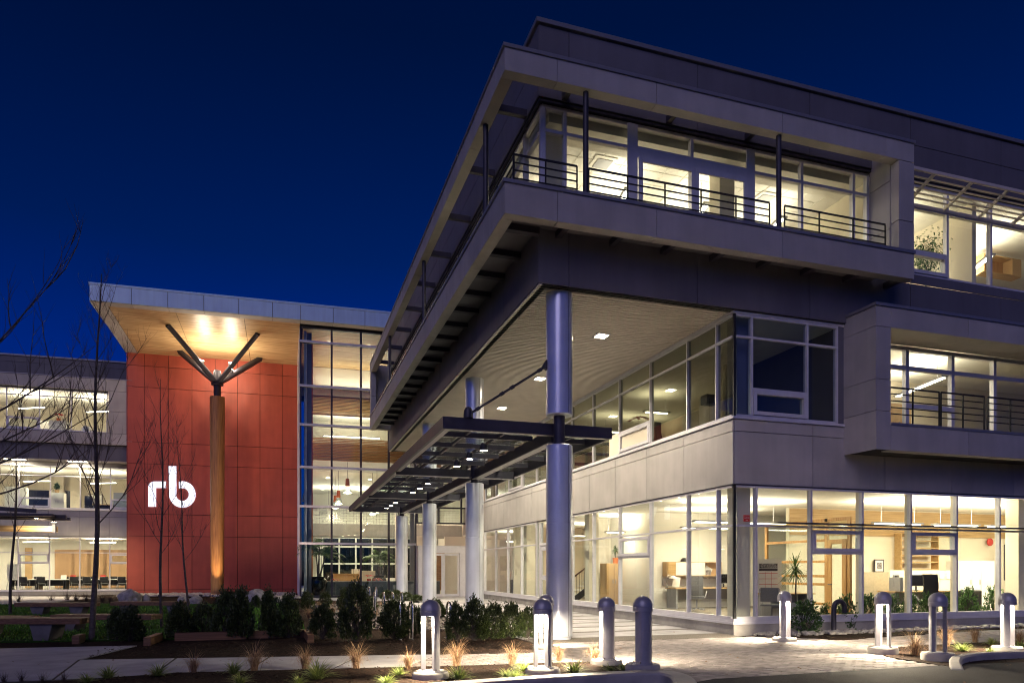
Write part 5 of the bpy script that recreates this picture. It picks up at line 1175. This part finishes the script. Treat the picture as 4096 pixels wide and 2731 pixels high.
# ------------------------------------------------------------------ bare young trees
def tree(base, height, r0, seed, label, lean=(0, 0), first=.3, nb=16, spread=.42, mains=None):
    r = random.Random(seed); t = thing('bare_tree', label, 'tree', base, 0, 'leafless young trees')
    H = height; pts = []
    for k in range(11):
        q = k/10; pts.append(Vector((lean[0]*q+.035*H*.12*math.sin(q*9+seed), lean[1]*q+.03*H*.1*math.cos(q*7+seed), H*q*.9)))
    MB().tube([(0, 0, -.05)]+pts, [r0*1.25]+[r0*(1-.86*k/10) for k in range(11)], 9).build('trunk', 'bark', t)
    tw = MB()
    def branch(p, d, l, rad, depth):
        n = 6; q = [p]; dd = d.normalized()
        for k in range(n):
            dd = (dd+Vector((r.gauss(0, .07), r.gauss(0, .07), .12 if depth < 2 else .06))).normalized(); q.append(q[-1]+dd*l/n)
        tw.tube(q, [rad*(1-.8*k/n) for k in range(n+1)], 5 if depth == 0 else 4 if depth == 1 else 3, False)
        if depth < 2:
            m = r.randint(4, 6) if depth == 0 else r.randint(3, 5)
            for _ in range(m):
                k = r.randint(1, n-1); a = r.uniform(0, 2*PI); dv = (dd*1.0+Vector((math.cos(a)*.75, math.sin(a)*.75, r.uniform(0, .4)))).normalized()
                branch(q[k], dv, l*r.uniform(.3, .6), rad*.5, depth+1)
    if mains:
        for z, d, l in mains: branch(Vector((0, 0, z)), Vector(d), l, r0*.3, 0)
    for i in range(nb):
        q = first+(1-first)*(i+r.random()*.6)/nb*.97; k = min(9, int(q*10)); p = pts[k].lerp(pts[k+1], q*10-k)
        a = i*2.4+r.uniform(-.5, .5); l = H*(spread*(1-q*.72))*r.uniform(.75, 1.15)
        branch(p, Vector((math.cos(a)*.72, math.sin(a)*.72, .75+q*.5)), l, max(.006, r0*.30*(1-q*.7)), 0)
    tw.build('crown', 'bark', t)
b0 = onZ(374, 2556); tree(b0, 9.3, .068, 5, 'large bare tree left of the red wall', (.12, 0), .3, 20, .33)
b1 = onZ(646, 2508); tree(b1, 7.6, .045, 9, 'slim bare tree left of the glowing letters', (0, 0), .28, 15, .36)
b2_ = onZ(752, 2460); tree(b2_, 6.9, .042, 14, 'slim bare tree crossing the letter b', (-.35, 0), .3, 14, .36)
b3 = onZ(42, 2455); tree(b3, 8.2, .055, 22, 'bare tree near the left picture edge', (.25, 0), .35, 15, .36)
b4 = onZ(-190, 2600); tree(b4, 8.6, .09, 31, 'larger bare tree whose boughs reach in at the left edge', (-.2, 0), .45, 12, .35, [(3.4, (1, .1, .28), 3.4), (4.3, (1, -.1, .45), 3.2), (2.9, (1, .25, .12), 2.8), (5.2, (.8, .1, .7), 3.2), (3.9, (.9, .3, .2), 2.6)])
# ------------------------------------------------------------------ furniture and plants seen through the windows
def local(name, label, cat, loc, rz=0, group=None): return thing(name, label, cat, loc, rz, group)
def office_chair(loc, rz, label, m='black', back=.62):
    t = local('office_chair', label, 'chair', loc, rz)
    MB().bevbox(-.24, .24, -.23, .23, .44, .52, .02).build('seat', m, t)
    mb = MB(); n = 8
    for k in range(n):
        z0 = .56+back*k/n; z1 = .56+back*(k+1)/n; y0 = .24+.05*math.sin(PI*k/n); y1 = .24+.05*math.sin(PI*(k+1)/n)
        mb.add([(-.22, y0, z0), (.22, y0, z0), (.22, y1, z1), (-.22, y1, z1), (-.22, y0+.04, z0), (.22, y0+.04, z0), (.22, y1+.04, z1), (-.22, y1+.04, z1)], [(0, 1, 2, 3), (7, 6, 5, 4), (0, 4, 5, 1), (1, 5, 6, 2), (2, 6, 7, 3), (3, 7, 4, 0)])
    mb.build('backrest', m, t)
    MB().tube([(0, .1, .44), (0, .1, .12)], .03, 8).build('stem', 'greym', t)
    for k in range(5):
        a = 2*PI*k/5; MB().bar((0, .1, .13), (.29*math.cos(a), .1+.29*math.sin(a), .08), .035, .03).build('base_arm', 'greym', t)
    for s in (-1, 1): MB().tube([(s*.25, .16, .46), (s*.3, .1, .6), (s*.3, -.12, .68), (s*.3, -.2, .68)], .016, 6).build('armrest', 'greym', t)
def guest_chair(loc, rz, label, m='mesh', grp=None):
    t = local('guest_chair', label, 'chair', loc, rz, grp)
    MB().bevbox(-.24, .24, -.24, .22, .43, .48, .02).build('seat', m, t); MB().bevbox(-.23, .23, .22, .26, .55, .92, .01).build('backrest', m, t)
    for s in (-1, 1):
        MB().tube([(s*.26, -.24, 0), (s*.26, -.22, .66), (s*.26, .24, .66), (s*.25, .26, .9)], .013, 6).build('leg', 'greym', t); MB().tube([(s*.26, .3, 0), (s*.26, .22, .45)], .013, 6).build('leg', 'greym', t)
def desk(loc, rz, L, label, d=.7, h=.74, m='maple', legm='greym', grp=None):
    t = local('desk', label, 'desk', loc, rz, grp)
    MB().bevbox(0, L, 0, d, h-.035, h, .005).build('desktop', m, t)
    for x in (.05, L-.11): MB().box(x, x+.06, .05, d-.05, 0, h-.036).build('leg', legm, t)
    MB().box(.12, L-.12, d-.06, d-.03, .3, h-.04).build('modesty_panel', legm, t)
def cabinet(loc, rz, w_, d, h, label, m='cream', doors=2, grp=None, drawers=False):
    t = local('cabinet', label, 'cabinet', loc, rz, grp)
    MB().box(0, w_, .02, d, 0, h).build('carcass', m, t)
    for i in range(doors):
        if drawers: a, b, z0, z1 = 0, w_, h*i/doors, h*(i+1)/doors
        else: a, b, z0, z1 = w_*i/doors, w_*(i+1)/doors, 0, h
        dd = MB().box(a+.006, b-.006, 0, .018, z0+.008, z1-.008).build('drawer' if drawers else 'door', m, t)
        if drawers: MB().box((a+b)/2-.08, (a+b)/2+.08, -.025, -.003, z1-.09, z1-.07).build('handle', 'greym', dd)
        else: MB().box(b-.07 if i % 2 == 0 else a+.05, b-.05 if i % 2 == 0 else a+.07, -.025, -.003, h*.52, h*.62).build('handle', 'greym', dd)
    return t
def shelf_unit(loc, rz, w_, h, label, m='oak', n=5, d=.3, books=True):
    t = local('shelf', label, 'shelf', loc, rz)
    for x in (0, w_-.03): MB().box(x, x+.03, 0, d, 0, h).build('side', m, t)
    for i in range(n+1): MB().box(.03, w_-.03, 0, d, (h-.03)*i/n, (h-.03)*i/n+.03).build('board', m, t)
def picture(p0, label, w_, h, ax='y'):
    t = local('framed_picture', label, 'picture', p0, 0 if ax == 'y' else PI/2)
    MB().box(0, w_, -.03, -.001, 0, h).build('frame', 'ink', t); MB().box(.04, w_-.04, -.034, -.031, .04, h-.04).build('mount', 'paper', t); MB().box(w_*.25, w_*.75, -.038, -.035, h*.25, h*.75).build('print', 'photo', t)
def sheet(p0, w_, h, label, m='paper', tilt=0):
    o = MB().box(-w_/2, w_/2, -.004, 0, -h/2, h/2).build('paper_sheet', m); o.location = p0; o.rotation_euler = (0, tilt, 0); tag(o, label, 'paper')
def monitor(loc, rz, label, tower=False):
    t = local('computer_monitor', label, 'monitor', loc, rz)
    MB().box(-.25, .25, -.02, .03, .14, .5).build('screen_case', 'greym', t); MB().box(-.23, .23, -.026, -.021, .16, .48).build('screen', 'screen', t); MB().tube([(0, .01, .0), (0, .01, .2)], .025, 8).build('stand', 'black', t); MB().lathe([(.12, 0), (.12, .015), (.001, .016)], (0, 0, 0), 16).build('foot', 'black', t)
def pot_plant(loc, h, label, kind='dracaena', seed=1, pot='greym', pr=.17, ph=.35, cat='plant'):
    r = random.Random(seed); t = local('potted_plant', label, cat, loc)
    MB().lathe([(pr*.75, 0), (pr, ph*.9), (pr*1.06, ph), (pr*.92, ph), (pr*.88, ph*.9), (.001, ph*.88)], (0, 0, 0), 18).build('pot', pot, t)
    mb = MB()
    if kind == 'dracaena':
        MB().tube([(0, 0, ph*.9), (.02, 0, h*.6), (0, .02, h*.72)], [.022, .018, .012], 7).build('stem', 'bark', t)
        for i in range(95):
            a = r.uniform(0, 2*PI); el = r.uniform(-.6, 1.3); l = r.uniform(.35, .6)*h*.5; c = Vector((0, .01, h*(.62+.14*r.random()))); d = Vector((math.cos(a)*math.cos(el), math.sin(a)*math.cos(el), math.sin(el)))
            mb.blade([c+d*l*q+Vector((0, 0, -.45*l*q*q*math.cos(el))) for q in (0, .3, .6, .85, 1)], .035, (-math.sin(a), math.cos(a), 0))
    elif kind == 'leafy':
        MB().tube([(0, 0, ph*.9), (.03, 0, h*.5)], [.02, .015], 6).build('stem', 'bark', t)
        for i in range(1100):
            p = Vector((r.gauss(0, .17*h*.6), r.gauss(0, .17*h*.6), h*(.62+r.gauss(0, .14)))); d = Vector((r.gauss(0, 1), r.gauss(0, 1), r.gauss(0, .6)-.3)).normalized(); s = d.cross(Vector((0, 0, 1))).normalized()*.022
            mb.add([p, p+d*.05+s, p+d*.1, p+d*.05-s], [(0, 1, 2), (0, 2, 3)])
    elif kind == 'bract':
        for i in range(60):
            a = r.uniform(0, 2*PI); q = r.uniform(.2, 1); p = Vector((.3*q*math.cos(a), .3*q*math.sin(a), ph+.12+.14*(1-q*q))); d = Vector((math.cos(a), math.sin(a), .25)).normalized()*.14; s = Vector((-math.sin(a), math.cos(a), 0))*.05
            mb.add([p, p+d*.5+s, p+d, p+d*.5-s], [(0, 1, 2), (0, 2, 3)])
    mb.build('foliage', 'flower' if kind == 'bract' else 'palm' if kind != 'leafy' else 'leafb', t)
    return t
def palm(loc, h, label, seed, pot=True):
    r = random.Random(seed); t = local('potted_palm', label, 'plant', loc)
    if pot: MB().lathe([(.26, 0), (.44, .35), (.52, .7), (.48, .98), (.36, 1.1), (.42, 1.18), (.34, 1.18), (.3, 1.05), (.001, 1.02)], (0, 0, 0), 28).build('pot', 'pot', t)
    z0 = 1.0 if pot else 0
    tips = [(-.12, 0, h*.62), (.42, .1, h*.58), (.05, -.1, h*.7)]
    for x, y, z in tips: MB().tube([(x*.1, y*.1, z0), (x*.5, y*.5, (z0+z)/2), (x, y, z)], [.06, .045, .03], 8).build('stem', 'bark', t)
    mb = MB()
    for x, y, z in tips:
        for i in range(8):
            a = r.uniform(0, 2*PI); el = r.uniform(.25, 1.2); L = h*r.uniform(.32, .44); d = Vector((math.cos(a)*math.cos(el), math.sin(a)*math.cos(el), math.sin(el))); rac = []
            for k in range(13): q = k/12; rac.append(Vector((x, y, z))+d*L*q+Vector((0, 0, -.62*L*q*q)))
            mb.tube(rac, [.014*(1-.8*k/12) for k in range(13)], 4, False)
            for k in range(2, 13):
                tg = (rac[k]-rac[k-1]).normalized(); s = tg.cross(Vector((0, 0, 1))).normalized(); ll = L*.30*(1-abs(k-6)/11)
                for sg_ in (-1, 1):
                    for e in (0, .5):
                        p = rac[k-1].lerp(rac[k], e); dv = (s*sg_+tg*.7+Vector((0, 0, -.15+r.gauss(0, .15)))).normalized()
                        mb.blade([p, p+dv*ll*.5+Vector((0, 0, -.02)), p+dv*ll+Vector((0, 0, -.1*ll-.04))], .045, tg)
    mb.build('fronds', 'palm', t)

# ---- corner office on the ground floor
def at_wall(u, v, Y): return onY(u, v, Y)
FZ = .2
y = 22.78
x0, x1 = XS(2650, y), XS(2868, y)
t = local('wall_cabinet', 'overhead wall cabinet with pale doors in the corner office', 'cabinet', (x0, y, onY(2650, 2303, y).z))
Lc = x1-x0; hc = onY(2650, 2246, y).z-onY(2650, 2303, y).z
MB().box(0, Lc, -.3, -.0, 0, .03).build('bottom', 'maple', t); MB().box(0, Lc, -.3, 0, hc-.03, hc).build('top', 'maple', t); MB().box(0, .03, -.3, 0, .03, hc-.03).build('side', 'maple', t); MB().box(Lc-.03, Lc, -.3, 0, .03, hc-.03).build('side', 'maple', t); MB().box(.03, Lc-.03, -.03, -.005, .03, hc-.03).build('back', 'maple', t)
MB().box(Lc*.16, Lc*.42, -.325, -.305, .03, hc-.02).build('door', 'paper', t); MB().box(Lc*.43, Lc*.68, -.325, -.305, .03, hc-.02).build('door', 'paper', t); MB().box(Lc*.02, Lc*.155, -.325, -.305, .03, hc-.02).build('door', 'oak', t)
sheet((x0+Lc*.78, y-.2, onY(2650, 2290, y).z), .22, .2, 'photo card standing in the open wall cabinet', 'photo')
t = tag(MB().box(x0, x1, y-.03, y-.002, 1.0, onY(2650, 2310, y).z).build('pinboard', 'greym'), 'ribbed grey pinboard behind the desk', 'pinboard')
desk((x0+.05, 21.95, FZ), 0, x1-x0+.8, 'long maple desk under the wall cabinet', .75)
monitor((x0+2.3, 22.35, FZ+.74), .4, 'dark computer monitor on the long maple desk')
office_chair((XS(2788, 20.4), 20.4, FZ), 2.5, 'grey mesh office chair at the corner desk', 'mesh')
t = local('desk_lamp', 'white desk lamp with glass shade on the corner desk', 'lamp', (XS(2672, 22.2), 22.2, FZ+.74)); MB().tube([(0, 0, 0), (-.08, 0, .3), (.02, 0, .48), (.12, 0, .44)], .012, 6).build('arm', 'chrome', t); MB().lathe([(.03, .1), (.12, .05), (.15, 0)], (.2, 0, .34), 14).build('shade', 'paper', t); MB().lathe([(.09, 0), (.09, .02), (.001, .021)], (0, 0, 0), 14).build('foot', 'chrome', t)
sheet((XS(2705, 22.3), 22.3, FZ+.95), .3, .36, 'white document on a stand on the corner desk', 'paper', .15); sheet((XS(2830, 22.7), 22.72, FZ+1.3), .3, .4, 'tilted white notice pinned above the desk', 'paper', .5); sheet((XS(2782, 22.7), 22.73, FZ+1.35), .22, .3, 'white notice pinned left of the tilted one', 'paper')
t = tag(MB().lathe([(.14, 0), (.13, .08), (.07, .13), (.001, .14)], (XS(2737, 22.6), 22.6, onY(2737, 2245, 22.6).z), 14).build('cap_hat', 'black'), 'black cap lying on the wall cabinet', 'cap')
# whiteboard room
yb = 26.07; wa, wb_ = XS(2492, yb), XS(2603, yb)
t = local('whiteboard', 'large whiteboard with faint handwriting behind the second window', 'whiteboard', (wa, yb, 0)); zt, zb_ = onY(2540, 2215, yb).z, onY(2540, 2345, yb).z
MB().box(0, wb_-wa, -.03, -.002, zb_, zt).build('board', 'paper', t)
for k in range(9):
    zz = zt-.18-k*.1; MB().bar((wb_-wa-.32+.02*(k % 3), -.036, zz), (wb_-wa-.06-.05*(k % 2), -.036, zz+.01), .004, .012).build('writing', 'greym', t)
for k in range(6): MB().bar((.15+.03*(k % 2), -.036, zt-.2-k*.09), (.5+.06*(k % 3), -.036, zt-.18-k*.09), .004, .010).build('writing', 'greym', t)
MB().box((wb_-wa)*.4, (wb_-wa)*.6, -.09, -.034, zb_+.02, zb_+.05).build('pen_tray', 'black', t)
cabinet((XS(2418, 25.3), 25.1, FZ), 0, XS(2478, 25.3)-XS(2418, 25.3), .6, onY(2440, 2252, 25.3).z-FZ, 'tall pale cabinet carrying a trailing plant', 'maple', 2)
pot_plant((XS(2462, 25.3), 25.3, onY(2440, 2252, 25.3).z), .8, 'trailing potted plant on top of the tall pale cabinet', 'dracaena', 4, 'orange', .12, .22)
cabinet((XS(2497, 25.8), 25.5, FZ), 0, .5, .45, .95, 'drawer unit under the whiteboard', 'maple', 3, None, True)
# stair
t = local('staircase', 'steel staircase with black railing behind the tall column', 'stairs', (11.75, 28.0, FZ))
for k in range(12): MB().box(k*.24, k*.24+.28, 0, 1.15, .17*(k+1)-.04, .17*(k+1)).build('tread', 'paper', t)
MB().bar((0, -.03, .05), (2.95, -.03, 2.1), .05, .25).build('stringer', 'steel', t)
rl = MB().bar((0, -.05, 1.05), (2.95, -.05, 3.1), .05, .06).build('handrail', 'rail', t)
for k in range(24): x = .06+k*.12; MB().bar((x, -.05, x*.695+.1), (x, -.05, x*.695+1.05), .015).build('baluster', 'rail', rl)
t = tag(MB().lathe([(.25, 0), (.25, .85), (.001, .86)], (11.9, 36.4, FZ), 4).build('waste_bin', 'black'), 'black square waste bin inside the side entrance', 'bin')
# corner sticker and calendar
p = onY(2986, 2072, YG+.02)
t = local('window_sticker', 'small red notice with white text on the corner window', 'sign', (p.x, YG+.012, p.z)); MB().box(-.09, .09, 0, .006, -.08, .08).build('sticker', 'redp', t)
def text(body, size, loc, par, m='paper'):
    cu = bpy.data.curves.new('text', 'FONT'); cu.body = body; cu.size = size; cu.align_x = 'CENTER'; cu.extrude = .001
    o = bpy.data.objects.new('text', cu); COL.objects.link(o)
    me = bpy.data.meshes.new_from_object(o.evaluated_get(bpy.context.evaluated_depsgraph_get())); me.name = 'lettering'; me.materials.clear(); me.materials.append(M[m])
    bpy.data.objects.remove(o); q = bpy.data.objects.new('lettering', me); COL.objects.link(q); q.location = loc; q.rotation_euler = (PI/2, 0, 0); q.parent = par
text('Fire Department', .022, (0, -.002, .03), t); text('Annunciator Panel', .020, (0, -.002, -.005), t); text('INSIDE', .02, (0, -.002, -.05), t)
yc = 16.9; p = onY(3036, 2252, yc); q = onY(3110, 2382, yc)
t = local('wall_calendar', 'large wall calendar with red grid and photo header in the corner office', 'calendar', (p.x, yc, q.z)); W_, H_ = q.x-p.x, p.z-q.z
MB().box(0, W_, 0, .01, 0, H_).build('sheet', 'paper', t); MB().box(0, W_, -.004, -.001, H_*.86, H_).build('photo', 'photo', t); MB().box(0, W_, -.004, -.001, H_*.77, H_*.85).build('header', 'ink', t)
for k in range(5): MB().box(0, W_, -.004, -.001, H_*(.02+.17*k)-.006, H_*(.02+.17*k)+.006).build('grid_line', 'redp', t)
for k in (1, 2): MB().box(W_*k/3-.004, W_*k/3+.004, -.003, -.001, H_*.03, H_*.75).build('grid_line', 'redp', t)
t = tag(MB().box(p.x-.15, q.x+.15, yc+.012, yc+.06, FZ, q.z+1.05).build('cubicle_screen', 'white'), 'white screen carrying the wall calendar', 'screen')
desk((p.x-.2, yc-.75, FZ), 0, 1.5, 'small desk below the wall calendar', .65, .74, 'oak')
guest_chair((XS(3085, 15.8), 15.8, FZ), 2.3, 'mesh guest chair beside the corner bollard')
pot_plant((XS(3182, 15.9), 15.9, FZ), 2.0, 'tall spiky dracaena in a grey pot behind the corner window', 'dracaena', 3, 'greym', .22, .5)
# open plan behind the long window
yc = 17.6
t = tag(MB().box(XS(3448, yc), XS(3555, yc), yc, yc+.06, FZ, onY(3500, 2287, yc).z).build('cubicle_screen', 'tan'), 'tan cubicle screen behind the long window', 'screen')
t = tag(MB().box(XS(3560, yc+.5), XS(3840, yc+.5), yc+.5, yc+.55, FZ, onY(3700, 2280, yc+.5).z).build('cubicle_screen', 'cream'), 'pale cubicle screen pinned with papers', 'screen')
for i, u in enumerate((3735, 3766, 3794)): sheet((XS(u, yc+.47), yc+.47, onY(u, 2300, yc+.5).z), .17, .21, f'{["left", "middle", "right"][i]} white paper pinned on the pale screen', 'paper')
desk((XS(3560, 16.9), 16.7, FZ), 0, 1.8, 'desk with computers behind the long window', .7); desk((XS(3720, 16.9), 16.75, FZ), 0, 1.4, 'desk below the pinned papers', .7)
monitor((XS(3590, 16.9), 16.95, FZ+.74), .5, 'black monitor seen from behind on the left desk'); monitor((XS(3670, 16.9), 16.95, FZ+.74), -.5, 'pale monitor on the desk behind the blue mullion')
t = tag(MB().box(XS(3600, 16.6), XS(3614, 16.6), 16.6, 17.0, FZ+.74, FZ+1.16).build('computer_tower', 'greym'), 'grey computer tower on the left desk', 'computer')
office_chair((XS(3702, 16.0), 16.05, FZ), 2.9, 'black high backed office chair behind the long window', 'black', .7)
picture((XS(3495, 19.42), 19.42, onY(3495, 2288, 19.4).z), 'small framed photograph on the white wall', XS(3533, 19.42)-XS(3495, 19.42), .45)
shelf_unit((XS(3606, 19.1), 19.1, onY(3606, 2278, 19.1).z), 0, XS(3756, 19.1)-XS(3606, 19.1), onY(3606, 2130, 19.1).z-onY(3606, 2278, 19.1).z, 'wooden wall shelves behind the dark opening sash', 'oak', 5)
for i, (u0, u1) in enumerate(((3835, 3888), (3889, 3924), (3925, 3985))): cabinet((XS(u0, 18.4), 18.4, FZ), 0, XS(u1, 18.4)-XS(u0, 18.4), .5, onY(u0, 2243, 18.4).z-FZ, f'{["left", "middle", "right"][i]} of the tall white lockers', 'white', 1)
t = local('alarm_bell', 'round red alarm bell on the wall above the lockers', 'alarm', tuple(onY(3958, 2167, 19.4))); o = MB().lathe([(.14, 0), (.14, .04), (.1, .07), (.001, .08)], (0, 0, 0), 18).build('bell', 'redp', t); o.rotation_euler = (PI/2, 0, 0)
t = local('travel_case', 'black wheeled case standing in front of the lockers', 'case', (XS(3872, 15.9), 15.9, FZ)); MB().bevbox(0, .55, 0, .3, .05, .78, .03).build('shell', 'black', t); MB().tube([(.15, .15, .78), (.15, .15, .84), (.4, .15, .84), (.4, .15, .78)], .015, 6).build('handle', 'black', t)
t = tag(MB().box(XS(4018, 18.9), XS(4040, 18.9), 18.9, 18.93, FZ+1.0, FZ+2.3).build('poster', 'ink'), 'tall dark poster at the right end of the ground floor', 'poster')
# coat stand left, first floor things
cabinet((11.0, 19.2, 5.1), PI/2, 2.6, .5, 1.0, 'low pale filing cabinets along the first floor window', 'cream', 3)
pot_plant((11.0, 20.6, 6.1), .5, 'red poinsettia on the first floor cabinets', 'bract', 6, 'redp', .1, .16)
t = tag(MB().box(10.9, 11.25, 16.6, 16.9, 6.1, 6.35).build('storage_box', 'black'), 'dark box on the first floor window ledge', 'box')
picture((XS(3185, 18.55), 18.55, 5.9), 'dim framed picture in the dark first floor corner room', .7, .55)
desk((XS(3255, 17), 16.8, 5.1), 0, 1.0, 'dark desk in the first floor corner room', .7); office_chair((XS(3290, 16.2), 16.2, 5.1), 2.6, 'dark chair in the first floor corner room')
cabinet((15.0, 16.6, 5.1), 0, 1.1, .4, 1.25, 'dark bookcase behind the bay railing', 'oakv', 2); cabinet((17.0, 16.4, 5.1), 0, .8, .4, 1.4, 'pale cupboard in the bay window', 'maple', 2)
t = tag(MB().box(16.2, 17.3, 18.55, 18.59, 6.3, 6.8).build('notice_board', 'paper'), 'white notice board on the wall of the bay room', 'board')
# top storey right
pot_plant((XS(3702, 15.7), 15.7, 9.2), 2.2, 'leafy ficus behind the ribbon window', 'leafy', 8, 'greym', .2, .4)
t = local('wall_shelf', 'open wooden wall shelf behind the ribbon window', 'shelf', (XS(3868, 17.6), 17.0, onY(3868, 1100, 17.4).z)); Ls = XS(4015, 17.6)-XS(3868, 17.6)
MB().box(0, Ls, 0, .35, 0, .03).build('board', 'oak', t); MB().box(0, Ls, 0, .35, .55, .58).build('board', 'oak', t); MB().box(0, .03, 0, .35, .03, .55).build('side', 'oak', t); MB().box(Ls-.4, Ls, 0, .35, .03, .55).build('end_box', 'maple', t); MB().box(.03, Ls-.4, .33, .35, .03, .55).build('back', 'oakv', t)
# ---- lobby
palm((onZ(1281, 2392).x, 42.6, 0), 4.1, 'big palm in a glazed black pot behind the lobby glass', 3)
palm((XL(1515, 49.5), 49.0, 0), 3.6, 'second palm further back in the lobby', 8, True)
t = local('reception_desk', 'long maple reception desk in the lobby', 'desk', (XL(1336, 50.5), 50.5, 0))
Ld = XL(1438, 50.5)-XL(1336, 50.5); MB().box(0, Ld, 0, .9, 0, 1.25).build('counter', 'maple', t); MB().box(Ld+.01, Ld+1.1, -.1, .9, 0, 1.5).build('end_block', 'cream', t); MB().box(-.05, Ld, -.06, .9, 1.26, 1.3).build('worktop', 'oak', t)
t = local('stone_planter', 'low slate water wall along the lobby glass', 'wall', (XA+1.0, 43.2, 0)); 
for k in range(7): MB().bevbox(k*1.05, k*1.05+1.03, 0, .3, 0, .86, .01).build('slab', 'stone', t)
MB().box(-.02, 7.38, -.03, .33, .865, .90).build('cap', 'greym', t)
for i, (u, v, Y, z, lab) in enumerate(((1340, 2320, 44.2, .55, 'red poinsettia left on the lobby water wall'), (1512, 2320, 44.2, .55, 'red poinsettia right on the lobby water wall'), (1477, 2305, 48.5, .75, 'red poinsettia on the small lobby table'))):
    pot_plant((XL(u, Y), Y, z), .5, lab, 'bract', 10+i, 'redp', .14, .22)
t = local('side_table', 'small dark table in the lobby', 'table', (XL(1477, 48.5), 48.5, 0)); MB().lathe([(.5, .7), (.5, .74), (.001, .745)], (0, 0, 0), 20).build('top', 'black', t); MB().tube([(0, 0, 0), (0, 0, .7)], .04, 8).build('leg', 'black', t); MB().lathe([(.3, 0), (.3, .03), (.001, .035)], (0, 0, 0), 20).build('foot', 'black', t)
t = local('lounge_sofa', 'white lounge sofa at the right of the lobby', 'sofa', (XL(1500, 52), 52, 0)); MB().bevbox(0, 2.2, 0, .9, .1, .45, .04).build('seat', 'paper', t); MB().bevbox(0, 2.2, .7, .95, .46, .95, .05).build('backrest', 'paper', t)
t = local('brochure_rack', 'white brochures standing on the reception desk', 'brochures', (XL(1407, 50.7), 50.7, 1.31))
for k in range(4): MB().box(k*.16, k*.16+.13, .0, .02, 0, .32).build('brochure', 'paper', t)
t = local('wet_floor_sign', 'yellow folding floor sign by the entrance', 'sign', (XL(1858, 41.0), 41.0, 0)); MB().bar((0, 0, 0), (0, .12, .95), .3, .02).build('panel', 'yellow', t); MB().bar((0, .26, 0), (0, .14, .95), .3, .02).build('panel', 'yellow', t)
# ---- wing rooms
def wl(x, y, z): return shear((x, y, z))
xs_ = [XL(u, YWG+2.6) for u in (100, 200, 320, 450)]
for i, x in enumerate(xs_): desk(wl(x-.9, YWG+2.4, FZ), -.035, 1.8, f'meeting table {["far left", "left", "right", "far right"][i]} in the wing conference room', .8, .74, 'paper', 'black')
CH = ['first', 'second', 'third', 'fourth', 'fifth', 'sixth', 'seventh', 'eighth', 'ninth', 'tenth', 'eleventh', 'twelfth']
for i, u in enumerate((66, 96, 148, 168, 255, 300, 318, 350, 372, 420, 452, 490)):
    x = XL(u, YWG+(1.9 if i % 2 else 3.7)); guest_chair(wl(x, YWG+(1.9 if i % 2 else 3.7), FZ), PI if i % 2 else 0, f'{CH[i]} conference chair from the left in the wing ground floor', 'black')
t = local('flip_chart', 'flip chart on an easel at the left end of the conference room', 'flip chart', wl(XL(57, YWG+2.2), YWG+2.2, FZ)); MB().box(-.4, .4, 0, .02, .75, 1.75).build('pad', 'paper', t)
for s in (-1, 1): MB().bar((s*.3, .03, .8), (s*.42, -.1, 0), .03).build('leg', 'greym', t)
MB().bar((0, .03, .9), (0, .5, 0), .03).build('leg', 'greym', t)
for i, (u, lab) in enumerate(((255, 'red parcel on the conference tables'), (292, 'red gift bag on the conference tables'), (412, 'small red bag at the right of the conference tables'))):
    o = MB().box(-.14, .14, -.1, .1, 0, .28).build('gift_bag', 'redp' if i else 'paper'); o.location = wl(XL(u, YWG+2.8), YWG+2.8, FZ+.74); tag(o, lab if i else 'white box on the conference tables', 'bag')
cabinet(wl(XL(205, YWG+1.2), YWG+1.0, 5.2), 0, XL(258, YWG+1.2)-XL(205, YWG+1.2), .6, 1.35, 'white cabinet with a plant on the middle floor of the wing', 'white', 2)
pot_plant(wl(XL(228, YWG+1.3), YWG+1.3, 6.55), .7, 'leafy plant on the white cabinet of the wing', 'leafy', 5, 'maple', .13, .2)
picture(wl(XL(352, YWG+6.3), YWG+6.3, 5.9), 'large framed picture on the middle floor of the wing', XL(410, YWG+6.3)-XL(352, YWG+6.3), 1.1)
cabinet(wl(XL(20, YWG+1.6), YWG+1.5, 5.2), 0, 1.2, .5, 1.7, 'tall pale cupboard at the left edge of the middle floor', 'white', 2)
desk(wl(XL(340, YWG+2), YWG+1.8, 5.2), 0, 2.2, 'desk behind the middle floor window of the wing', .7, .74, 'oak', 'black'); office_chair(wl(XL(360, YWG+1.4), YWG+1.3, 5.2), PI, 'dark chair behind the middle floor window of the wing')
cabinet(wl(XL(455, YWG+1.6), YWG+1.5, 5.2), 0, 1.3, .5, 1.5, 'grey cupboard at the right end of the middle floor', 'greym', 2)
cabinet(wl(XL(196, YW3+1.6), YW3+1.5, 9.6), 0, 1.0, .6, 1.5, 'white filing tower on the top floor of the wing', 'white', 2); cabinet(wl(XL(150, YW3+2.4), YW3+2.4, 9.6), 0, .7, .6, 1.6, 'narrow white cupboard on the top floor of the wing', 'white', 1)
desk(wl(XL(70, YW3+1.4), YW3+1.2, 9.6), 0, 2.0, 'desk on the top floor of the wing at the left', .7, .9, 'paper', 'greym'); desk(wl(XL(250, YW3+1.4), YW3+1.2, 9.6), 0, 2.0, 'desk on the top floor of the wing at the right', .7, .9, 'paper', 'greym')
o = tag(MB().lathe([(.3, 0), (.28, .7), (.2, .85), (.001, .9)], wl(XL(345, YW3+1.2), YW3+1.2, 9.9), 16).build('storage_drum', 'boll'), 'blue grey rounded chair back on the top floor of the wing', 'chair')
pot_plant(wl(XL(234, YW3+1.8), YW3+1.8, 11.1), .5, 'orange flowering plant on the filing tower of the wing', 'bract', 15, 'orange', .12, .2)
